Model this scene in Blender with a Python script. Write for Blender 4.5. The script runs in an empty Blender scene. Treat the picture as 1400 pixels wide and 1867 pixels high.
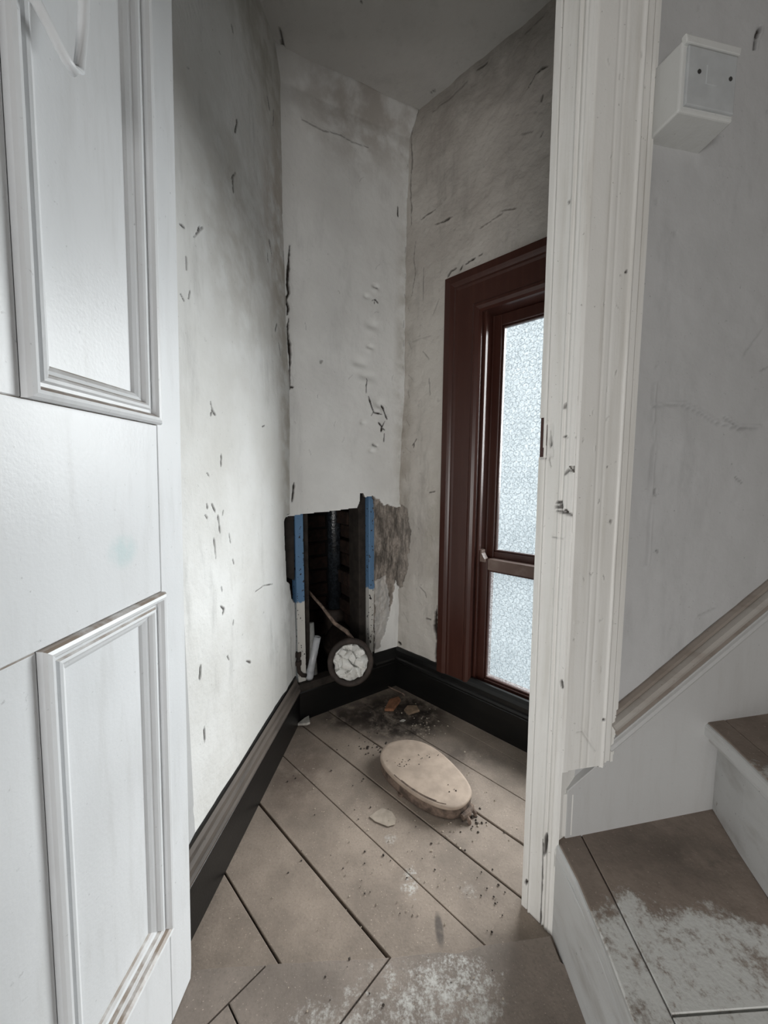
import bpy, bmesh, math, random
import numpy as np
from mathutils import Vector, Matrix

# ------------------------------------------------------------------ camera, world, lights, exposure
SC = bpy.context.scene
COL = SC.collection
cam = bpy.data.cameras.new('camera'); camo = bpy.data.objects.new('camera', cam); COL.objects.link(camo)
cam.sensor_fit = 'HORIZONTAL'; cam.sensor_width = 36.0; cam.lens = 18.0
cam.clip_start = 0.01
PITCH = math.atan2(67.5, 700.0)
camo.location = (0, 0, 1.0); camo.rotation_euler = (math.pi/2 - PITCH, 0, 0)
SC.camera = camo

world = bpy.data.worlds.new('world'); SC.world = world; world.use_nodes = True
bg = world.node_tree.nodes['Background']
bg.inputs[0].default_value = (0.76, 0.90, 0.98, 1); bg.inputs[1].default_value = 0.46     # flat overcast sky

def area(name, loc, aim, sx, sy, power, col):
    L = bpy.data.lights.new(name, 'AREA'); L.shape = 'RECTANGLE'; L.size = sx; L.size_y = sy
    L.energy = power; L.color = col
    o = bpy.data.objects.new(name, L); COL.objects.link(o); o.location = loc
    o.rotation_euler = (Vector(aim) - Vector(loc)).to_track_quat('-Z', 'Y').to_euler()
    return o
area('daylight_outside_window', (2.75, 2.85, 2.10), (-0.30, 0.78, 0.60), 3.1, 2.8, 580, (1.0, 0.99, 0.975))
area('landing_fill', (-0.30, -1.62, 0.66), (0.05, 0.4, 0.75), 1.0, 0.9, 31, (1.0, 0.975, 0.95))  # added fill light, set in an unseen opening behind the camera

vs = SC.view_settings
vs.view_transform = 'Standard'; vs.look = 'None'; vs.exposure = 0.0; vs.gamma = 1.0; vs.use_curve_mapping = False
SC.display_settings.display_device = 'sRGB'

random.seed(5)
RNG = np.random.default_rng(5)

# ------------------------------------------------------------------ helpers: numpy noise
_lat = np.random.default_rng(11).random((256, 256))
def vnoise(x, y):
    xi = np.floor(x).astype(int); yi = np.floor(y).astype(int)
    fx = x - xi; fy = y - yi
    fx = fx*fx*(3-2*fx); fy = fy*fy*(3-2*fy)
    a = _lat[xi & 255, yi & 255]; b = _lat[(xi+1) & 255, yi & 255]
    c = _lat[xi & 255, (yi+1) & 255]; d = _lat[(xi+1) & 255, (yi+1) & 255]
    return ((a*(1-fx)+b*fx)*(1-fy) + (c*(1-fx)+d*fx)*fy)*2-1
def fbm(x, y, f, o=3):
    r = 0; a = 1.0
    for k in range(o):
        r = r + a*vnoise(x*f+17.3*k, y*f+9.1*k); f *= 2.03; a *= .5
    return r

# ------------------------------------------------------------------ helpers: materials
def new_mat(name):
    m = bpy.data.materials.new(name); m.use_nodes = True
    nt = m.node_tree
    return m, nt, nt.nodes['Principled BSDF']
class N:
    """small node-graph helper"""
    def __init__(s, nt): s.nt = nt
    def new(s, t, **kw):
        n = s.nt.nodes.new(t)
        for k, v in kw.items(): setattr(n, k, v)
        return n
    def link(s, a, b): s.nt.links.new(a, b)
    def setin(s, sock, v):
        if hasattr(v, 'is_output'): s.link(v, sock)
        else: sock.default_value = v
    def pos(s): return s.new('ShaderNodeNewGeometry').outputs['Position']
    def noise(s, vec, scale, detail=4, rough=.55, dist=0.0):
        n = s.new('ShaderNodeTexNoise'); s.setin(n.inputs['Vector'], vec)
        n.inputs['Scale'].default_value = scale; n.inputs['Detail'].default_value = detail
        n.inputs['Roughness'].default_value = rough; n.inputs['Distortion'].default_value = dist
        return n.outputs['Fac']
    def ramp(s, f, a, b, lo=0.0, hi=1.0):
        n = s.new('ShaderNodeMapRange'); n.interpolation_type = 'SMOOTHSTEP'
        s.setin(n.inputs[0], f); n.inputs[1].default_value = a; n.inputs[2].default_value = b
        n.inputs[3].default_value = lo; n.inputs[4].default_value = hi
        return n.outputs[0]
    def mix(s, f, a, b):
        n = s.new('ShaderNodeMix', data_type='RGBA')
        s.setin(n.inputs[0], f)
        s.setin(n.inputs[6], a if hasattr(a, 'is_output') else (*a, 1)); s.setin(n.inputs[7], b if hasattr(b, 'is_output') else (*b, 1))
        return n.outputs[2]
    def math(s, op, a, b=0.0):
        n = s.new('ShaderNodeMath', operation=op); s.setin(n.inputs[0], a); s.setin(n.inputs[1], b)
        return n.outputs[0]
    def scale(s, vec, v, off=(0, 0, 0)):
        n = s.new('ShaderNodeMapping'); s.setin(n.inputs[0], vec)
        n.inputs['Location'].default_value = off; n.inputs['Scale'].default_value = v
        return n.outputs[0]
    def attr(s, name):
        return s.new('ShaderNodeAttribute', attribute_name=name).outputs['Fac']
    def blob(s, pos, c, r, inner=.3):
        """1 inside an ellipsoid of radii r about c, falling to 0 at its edge"""
        a = s.new('ShaderNodeVectorMath', operation='SUBTRACT'); s.setin(a.inputs[0], pos); a.inputs[1].default_value = c
        d = s.new('ShaderNodeVectorMath', operation='DIVIDE'); s.link(a.outputs[0], d.inputs[0]); d.inputs[1].default_value = r
        l = s.new('ShaderNodeVectorMath', operation='LENGTH'); s.link(d.outputs[0], l.inputs[0])
        return s.ramp(l.outputs['Value'], inner, 1.0, 1.0, 0.0)
    def bump(s, h, strength, dist, bsdf):
        b = s.new('ShaderNodeBump'); b.inputs['Strength'].default_value = strength; b.inputs['Distance'].default_value = dist
        s.setin(b.inputs['Height'], h); s.link(b.outputs[0], bsdf.inputs['Normal'])

def plain(name, col, rough=.6, var=.25, scale=30, metal=0.0, bump=.0, bscale=None, spec=.4):
    m, nt, b = new_mat(name); g = N(nt); p = g.pos()
    f = g.ramp(g.noise(p, scale, 5), .3, .7)
    dark = tuple(c*(1-var) for c in col); lite = tuple(min(1, c*(1+var)) for c in col)
    g.setin(b.inputs['Base Color'], g.mix(f, dark, lite))
    b.inputs['Roughness'].default_value = rough; b.inputs['Metallic'].default_value = metal
    b.inputs['Specular IOR Level'].default_value = spec
    if bump: g.bump(g.noise(p, bscale or scale*3, 4), bump, .004, b)
    return m

def plaster(name, c1, c2, stain, gap=(.022, .015, .011), grime=.5, gs=5.0, spots=(), rough=.75, bump=.25):
    """old painted plaster: two tones, blotchy grime, bare render where 'stain' is 1, open cracks where 'exp' is 1"""
    m, nt, b = new_mat(name); g = N(nt); p = g.pos()
    big = g.ramp(g.noise(p, 2.3, 5, .6), .35, .68)
    col = g.mix(big, c1, c2)
    streak = g.noise(g.scale(p, (9, 9, 2.2)), 1.3, 6, .65)
    gr = g.math('MULTIPLY', g.ramp(streak, .52, .75), grime)
    col = g.mix(gr, col, tuple(x*.62 for x in c2))
    for (c, r, tint, amt) in spots:
        e = g.math('MULTIPLY', g.blob(p, c, r, .1), g.ramp(g.noise(p, 14, 5), .3, .65))
        col = g.mix(g.math('MULTIPLY', e, amt), col, tint)
    speck = g.ramp(g.noise(p, 150, 2, .5), .70, .78)
    col = g.mix(g.math('MULTIPLY', speck, .5), col, tuple(x*.5 for x in c2))
    rn = g.ramp(g.noise(g.scale(p, (1, 1, .22)), 42, 6, .7), .36, .64)
    rc = g.mix(rn, tuple(x*.32 for x in stain), tuple(min(1, x*1.3) for x in stain))
    rc = g.mix(g.ramp(g.noise(p, 110, 4, .7), .5, .75), rc, tuple(x*.5 for x in stain))
    col = g.mix(g.attr('stain'), col, rc)
    col = g.mix(g.attr('exp'), col, gap)
    g.setin(b.inputs['Base Color'], col)
    b.inputs['Roughness'].default_value = rough; b.inputs['Specular IOR Level'].default_value = .25
    h = g.math('ADD', g.noise(p, 90, 5, .6), g.math('MULTIPLY', g.noise(p, 22, 3), .8))
    g.bump(h, bump, .003, b)
    return m

def paint_wood(name, col, dirt, rough=.45, amt=.5, bump=.15, chips=None, stretch=(40, 40, 6), edge=0.0):
    """gloss paint on old timber: faint brush streaks, grey dirt specks, optional chips to bare wood"""
    m, nt, b = new_mat(name); g = N(nt); p = g.pos()
    st = g.noise(g.scale(p, stretch), 1.0, 5, .6)
    c = g.mix(g.math('MULTIPLY', g.ramp(st, .45, .8), amt), col, dirt)
    pat = g.ramp(g.noise(p, 3.1, 4), .4, .75)
    c = g.mix(g.math('MULTIPLY', pat, amt*.45), c, dirt)
    sp = g.ramp(g.noise(p, 120, 3, .6), .68, .76)
    c = g.mix(g.math('MULTIPLY', sp, amt), c, tuple(x*.45 for x in dirt))
    if chips:
        ch = g.ramp(g.noise(g.scale(p, (1, 1, .5)), 34, 6, .7), .69, .72)
        c = g.mix(ch, c, chips)
    c = g.mix(g.attr('stain'), c, tuple(x*.6 for x in dirt))
    c = g.mix(g.attr('exp'), c, (.025, .018, .014))
    g.setin(b.inputs['Base Color'], c)
    b.inputs['Roughness'].default_value = rough; b.inputs['Specular IOR Level'].default_value = .4
    g.bump(g.math('ADD', st, g.noise(p, 200, 2)), bump, .0015, b)
    return m

def floor_mat(name, base, wear=(), dirt=(), wearcol=(.56, .55, .52), grain=(1, 1, 1), kk=.16):
    """worn brown floor paint with dust; wear = bare whitish scuffs, dirt = dark patches"""
    m, nt, b = new_mat(name); g = N(nt); p = g.pos()
    f = g.ramp(g.noise(p, 7, 6, .6), .3, .7)
    c = g.mix(f, tuple(x*.78 for x in base), tuple(x*1.2 for x in base))
    c = g.mix(g.ramp(g.noise(g.scale(p, grain), 60, 4, .6), .45, .8, 0, .5), c, tuple(x*.6 for x in base))
    sp = g.ramp(g.noise(p, 260, 2), .66, .74)
    c = g.mix(g.math('MULTIPLY', sp, .7), c, tuple(min(1, x*2.2) for x in base))
    for (cc, r, inner, amt, sc) in wear:
        k = g.blob(p, cc, r, inner)
        n = g.math('ADD', g.math('MULTIPLY', g.noise(p, sc, 8, .75), .6), g.math('MULTIPLY', g.noise(p, sc*4.3, 4, .7), .4))
        e = g.ramp(g.math('ADD', n, g.math('MULTIPLY', k, kk)), .60, .78)
        c = g.mix(g.math('MULTIPLY', e, g.math('MULTIPLY', g.ramp(k, .02, .3), amt)), c, wearcol)
    for (cc, r, inner, amt, tint) in dirt:
        k = g.blob(p, cc, r, inner)
        n = g.ramp(g.noise(p, 18, 6, .65), .25, .6)
        c = g.mix(g.math('MULTIPLY', g.math('MULTIPLY', k, n), amt), c, tint)
    g.setin(b.inputs['Base Color'], c)
    b.inputs['Roughness'].default_value = .7; b.inputs['Specular IOR Level'].default_value = .3
    g.bump(g.math('ADD', g.noise(p, 140, 4), g.noise(g.scale(p, grain), 30, 4)), .25, .0025, b)
    return m

# ------------------------------------------------------------------ helpers: objects
def tag(o, label, cat, kind=None, group=None):
    o['label'] = label; o['category'] = cat
    if kind: o['kind'] = kind
    if group: o['group'] = group
    return o
WLOC = {}
def link(o, parent, loc=(0, 0, 0)):
    COL.objects.link(o)
    if parent is not None:
        o.parent = parent
        pl = WLOC[parent.name]; o.location = Vector(loc) - Vector(pl)
    else:
        o.location = loc
    WLOC[o.name] = tuple(loc)
    return o
def empty(name, loc):
    o = bpy.data.objects.new(name, None); o.empty_display_size = .05
    return link(o, None, loc)
def mesh_obj(name, verts, faces, mat, parent=None, loc=None, smooth=False, attrs=None):
    """verts in world coordinates; the object's origin goes to loc (its parent's place if not given)"""
    if loc is None: loc = WLOC[parent.name] if parent is not None else tuple(np.mean(np.array(verts), axis=0))
    v = np.array(verts, dtype=float) - np.array(loc)
    me = bpy.data.meshes.new(name); me.from_pydata(v.tolist(), [], [tuple(int(i) for i in f) for f in faces])
    me.validate(); me.update()
    if attrs:
        for k, a in attrs.items():
            at = me.attributes.new(k, 'FLOAT', 'POINT'); at.data.foreach_set('value', np.asarray(a, dtype=np.float32))
    if mat: me.materials.append(mat)
    if smooth: me.shade_smooth()
    o = bpy.data.objects.new(name, me)
    return link(o, parent, loc)
def bm_obj(name, bm, mat, parent=None, loc=None, smooth=False):
    bmesh.ops.recalc_face_normals(bm, faces=bm.faces[:])
    vs_ = [tuple(v.co) for v in bm.verts]; bm.verts.index_update()
    fs_ = [[v.index for v in f.verts] for f in bm.faces]
    bm.free()
    return mesh_obj(name, vs_, fs_, mat, parent, loc, smooth)

def frame_map(O, X, Z=(0, 0, 1), Y=None):
    """local (u, n, z) -> world, n = towards the viewer side"""
    O = np.array(O, float); X = np.array(X, float); Z = np.array(Z, float); Y = np.array(Y, float)
    return lambda u, n, z: O + X*u + Y*n + Z*z

def box_bm(fm, u0, u1, n0, n1, z0, z1, bev=0.0, seg=1, bm=None):
    own = bm is None
    if own: bm = bmesh.new()
    vv = [bm.verts.new(fm(u, n, z)) for u in (u0, u1) for n in (n0, n1) for z in (z0, z1)]
    fs = [(0, 1, 3, 2), (4, 6, 7, 5), (0, 4, 5, 1), (2, 3, 7, 6), (0, 2, 6, 4), (1, 5, 7, 3)]
    nf = [bm.faces.new([vv[i] for i in f]) for f in fs]
    if bev:
        es = list({e for f in nf for e in f.edges})
        bmesh.ops.recalc_face_normals(bm, faces=nf)
        bmesh.ops.bevel(bm, geom=es, offset=bev, segments=seg, affect='EDGES', profile=.5)
    return bm
def prism_bm(poly, z0, z1, bev=0.0, seg=1, bm=None, fm=None):
    if bm is None: bm = bmesh.new()
    fm = fm or (lambda x, y, z: (x, y, z))
    lo = [bm.verts.new(fm(x, y, z0)) for x, y in poly]; hi = [bm.verts.new(fm(x, y, z1)) for x, y in poly]
    n = len(poly); fs = [bm.faces.new(lo[::-1]), bm.faces.new(hi)]
    for i in range(n): fs.append(bm.faces.new((lo[i], lo[(i+1) % n], hi[(i+1) % n], hi[i])))
    bmesh.ops.recalc_face_normals(bm, faces=fs)
    if bev:
        es = [e for e in fs[1].edges] + [e for e in fs[0].edges]
        bmesh.ops.bevel(bm, geom=es, offset=bev, segments=seg, affect='EDGES', profile=.5)
    return bm
def tube_bm(pts, r, seg=12, bm=None, caps=True):
    """round rod along a polyline; r a number or one per point"""
    if bm is None: bm = bmesh.new()
    P = [Vector(p) for p in pts]; rs = r if isinstance(r, (list, tuple)) else [r]*len(P)
    up = Vector((.13, .31, .94)); rings = []
    for i, p in enumerate(P):
        t = (P[min(i+1, len(P)-1)] - P[max(i-1, 0)]).normalized()
        a = t.cross(up)
        if a.length < 1e-3: a = t.cross(Vector((1, 0, 0)))
        a.normalize(); b = t.cross(a)
        rings.append([bm.verts.new(p + (a*math.cos(2*math.pi*k/seg) + b*math.sin(2*math.pi*k/seg))*rs[i]) for k in range(seg)])
    for i in range(len(P)-1):
        for k in range(seg):
            bm.faces.new((rings[i][k], rings[i][(k+1) % seg], rings[i+1][(k+1) % seg], rings[i+1][k]))
    if caps:
        bm.faces.new(rings[0][::-1]); bm.faces.new(rings[-1])
    return bm
def lathe_bm(prof, c, axis, seg=40, bm=None):
    """revolve (radius, distance) about axis through c; closed profile loop"""
    if bm is None: bm = bmesh.new()
    ax = Vector(axis).normalized(); a = ax.cross(Vector((0, 0, 1)))
    if a.length < 1e-3: a = Vector((1, 0, 0))
    a.normalize(); b = ax.cross(a); c = Vector(c)
    rings = [[bm.verts.new(c + ax*h + (a*math.cos(2*math.pi*k/seg)+b*math.sin(2*math.pi*k/seg))*r) for k in range(seg)] for r, h in prof]
    n = len(rings)
    for i in range(n):
        j = (i+1) % n
        for k in range(seg):
            bm.faces.new((rings[i][k], rings[i][(k+1) % seg], rings[j][(k+1) % seg], rings[j][k]))
    return bm
def sweep_bm(prof, p0, p1, out, upv=(0, 0, 1), m0=0.0, m1=0.0, bm=None):
    """straight moulding: profile (out, up) swept p0->p1; m0/m1 shift the ends along the run per unit 'out' (mitres)"""
    if bm is None: bm = bmesh.new()
    p0 = Vector(p0); p1 = Vector(p1); out = Vector(out); upv = Vector(upv); d = (p1-p0).normalized()
    a = [bm.verts.new(p0 + out*o + upv*u + d*(m0*o)) for o, u in prof]
    b = [bm.verts.new(p1 + out*o + upv*u + d*(m1*o)) for o, u in prof]
    n = len(prof)
    for i in range(n): bm.faces.new((a[i], a[(i+1) % n], b[(i+1) % n], b[i]))
    bm.faces.new(a[::-1]); bm.faces.new(b)
    return bm

def inside_poly(x, y, poly):
    r = np.zeros(x.shape, bool); n = len(poly); j = n-1
    for i in range(n):
        xi, yi = poly[i]; xj, yj = poly[j]
        c = ((yi > y) != (yj > y)) & (x < (xj-xi)*(y-yi)/(yj-yi+1e-12)+xi)
        r ^= c; j = i
    return r
def clip_poly(poly, a, b, c):
    """keep the part of a polygon where a*x+b*y >= c"""
    out = []
    for i in range(len(poly)):
        p = poly[i]; q = poly[(i+1) % len(poly)]
        dp = a*p[0]+b*p[1]-c; dq = a*q[0]+b*q[1]-c
        if dp >= 0: out.append(p)
        if dp*dq < 0:
            t = dp/(dp-dq); out.append((p[0]+(q[0]-p[0])*t, p[1]+(q[1]-p[1])*t))
    return out

def damaged(name, surf, us, vv, mat, cracks=(), bumps=(), patches=(), holes=(), lump=(.004, 1.6), fine=.0008, rim=.014, seed=0, extra=(), parent=None, nrm=None, keepout=None):
    """a dense wall surface: surf(U, V, D) -> xyz arrays, D = relief towards the room. Cracks, dents, broken
    patches and holes are carved into the mesh; 'exp' and 'stain' say where bare material shows."""
    U, V = np.meshgrid(us, vv, indexing='ij')
    o = seed*13.7
    D = lump[0]*fbm(U+o, V+o, lump[1], 3) + fine*fbm(U+o, V+o, 22, 3)
    E = np.zeros_like(U); S = np.zeros_like(U)
    du = us[1]-us[0]; dv = vv[1]-vv[0]
    J = fbm(U+o, V+o, 45, 3)
    for (poly, depth, st, jag) in patches:
        pu = U + J*jag; pv = V + fbm(U-o+5, V+3, 45, 3)*jag
        ins = inside_poly(pu, pv, poly)
        D = np.where(ins, D-depth+.35*depth*fbm(U, V, 60, 3), D); S = np.where(ins, st, S)
    for (bu, bv, ru, rv, h) in bumps:
        k = np.exp(-(((U-bu)/ru)**2+((V-bv)/rv)**2)); D = D + h*k
    for (pts, w, depth, lip, ex) in cracks:
        a = np.array(pts); pad = w*3+.01
        i0 = max(0, int((a[:, 0].min()-pad-us[0])/du)); i1 = min(len(us), int((a[:, 0].max()+pad-us[0])/du)+2)
        j0 = max(0, int((a[:, 1].min()-pad-vv[0])/dv)); j1 = min(len(vv), int((a[:, 1].max()+pad-vv[0])/dv)+2)
        if i1 <= i0 or j1 <= j0: continue
        sl = (slice(i0, i1), slice(j0, j1)); u = U[sl]; v = V[sl]
        best = np.full(u.shape, 9.0); side = np.zeros(u.shape); tt = np.zeros(u.shape); n = len(pts)-1
        for q in range(n):
            p = a[q]; r = a[q+1]-p; L2 = (r**2).sum()+1e-12
            t = np.clip(((u-p[0])*r[0]+(v-p[1])*r[1])/L2, 0, 1)
            dx = u-p[0]-t*r[0]; dy = v-p[1]-t*r[1]; dd = np.hypot(dx, dy)
            m = dd < best; best = np.where(m, dd, best); side = np.where(m, np.sign(r[0]*dy-r[1]*dx), side); tt = np.where(m, (q+t)/n, tt)
        taper = np.clip(np.minimum(tt, 1-tt)*5+.35, 0, 1)
        ww = np.maximum(w*.42*taper*(1+.55*J[sl]), du*.5)
        k = np.clip(1.2-best/ww, 0, 1)
        D[sl] -= depth*k; E[sl] = np.maximum(E[sl], np.clip(k*1.4, 0, 1)*ex)
        lp = np.exp(-((best-ww*1.5)/(ww*.9))**2)*(side > 0)*(1-k)
        D[sl] += lip*lp
    Pn = surf(U, V, D)
    nu, nv = U.shape
    idx = np.arange(nu*nv).reshape(nu, nv)
    cu = (U[:-1, :-1]+U[1:, 1:])/2; cv = (V[:-1, :-1]+V[1:, 1:])/2
    keep = np.ones(cu.shape, bool)
    for (poly, jag) in holes:
        jj = fbm(cu+o, cv+o, 40, 3)*jag; jk = fbm(cu+o+3, cv+o+7, 40, 3)*jag
        keep &= ~inside_poly(cu+jj, cv+jk, poly)
    quads = np.stack([idx[:-1, :-1], idx[1:, :-1], idx[1:, 1:], idx[:-1, 1:]], -1)
    faces = quads[keep]
    verts = np.stack([c.ravel() for c in Pn], -1)
    e = E.ravel(); s = S.ravel()
    if holes:
        back = np.stack([c.ravel() for c in surf(U, V, D-rim)], -1)
        rimf = []
        k = keep
        a1 = k[:-1, :] & ~k[1:, :]; a2 = ~k[:-1, :] & k[1:, :]
        b1 = k[:, :-1] & ~k[:, 1:]; b2 = ~k[:, :-1] & k[:, 1:]
        ed = []
        for (i, j) in np.argwhere(a1 | a2): ed.append((idx[i+1, j], idx[i+1, j+1]))
        for (i, j) in np.argwhere(b1 | b2): ed.append((idx[i, j+1], idx[i+1, j+1]))
        used = sorted({x for p in ed for x in p}); mp = {x: len(verts)+q for q, x in enumerate(used)}
        mp2 = {x: len(verts)+len(used)+q for q, x in enumerate(used)}
        verts = np.concatenate([verts, verts[used], back[used]])
        e = np.concatenate([e, np.zeros(len(used)), np.zeros(len(used))]); s = np.concatenate([s, np.ones(len(used)), np.ones(len(used))])
        rimf = np.array([(mp[p], mp[q], mp2[q], mp2[p]) for p, q in ed])
        faces = np.concatenate([faces, rimf]) if len(rimf) else faces
    if len(extra):
        base = len(verts); ev = np.array([p for q in extra for p in q], float)
        verts = np.concatenate([verts, ev]); e = np.concatenate([e, np.zeros(len(ev))]); s = np.concatenate([s, np.zeros(len(ev))])
        faces = np.concatenate([faces, base+np.arange(len(ev)).reshape(-1, 4)])
    # drop unused vertices
    usedv = np.zeros(len(verts), bool); usedv[faces.ravel()] = True
    remap = np.cumsum(usedv)-1; faces = remap[faces]; verts = verts[usedv]; e = e[usedv]; s = s[usedv]
    me = bpy.data.meshes.new(name)
    me.vertices.add(len(verts)); me.loops.add(faces.size); me.polygons.add(len(faces))
    loc = np.array(WLOC[parent.name]) if parent is not None else verts.mean(0)*np.array([1, 1, 0])
    me.vertices.foreach_set('co', (verts-loc).ravel().astype(np.float32))
    me.loops.foreach_set('vertex_index', faces.ravel().astype(np.int32))
    me.polygons.foreach_set('loop_start', np.arange(0, faces.size, 4, dtype=np.int32))
    me.polygons.foreach_set('loop_total', np.full(len(faces), 4, dtype=np.int32))
    me.update(calc_edges=True); me.validate()
    for kname, arr in (('exp', e), ('stain', s)):
        at = me.attributes.new(kname, 'FLOAT', 'POINT'); at.data.foreach_set('value', arr.astype(np.float32))
    me.shade_smooth(); me.materials.append(mat)
    ob = bpy.data.objects.new(name, me)
    return link(ob, parent, tuple(loc))

def scratches(n, u0, u1, v0, v1, seed, lmin=.008, lmax=.03, w=(.0012, .0028), vertical=.6, ex=.55, depth=.0018):
    r = random.Random(seed); out = []
    for _ in range(n):
        u = r.uniform(u0, u1); v = r.uniform(v0, v1); L = r.uniform(lmin, lmax)
        a = r.gauss(math.pi/2, .35) if r.random() < vertical else r.uniform(0, math.pi)
        m = (u+L*.5*math.cos(a)+r.gauss(0, .003), v+L*.5*math.sin(a)+r.gauss(0, .003))
        out.append(([(u, v), m, (u+L*math.cos(a), v+L*math.sin(a))], r.uniform(*w), depth, r.uniform(0, .0018), ex*r.uniform(.4, 1)))
    return out

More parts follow.
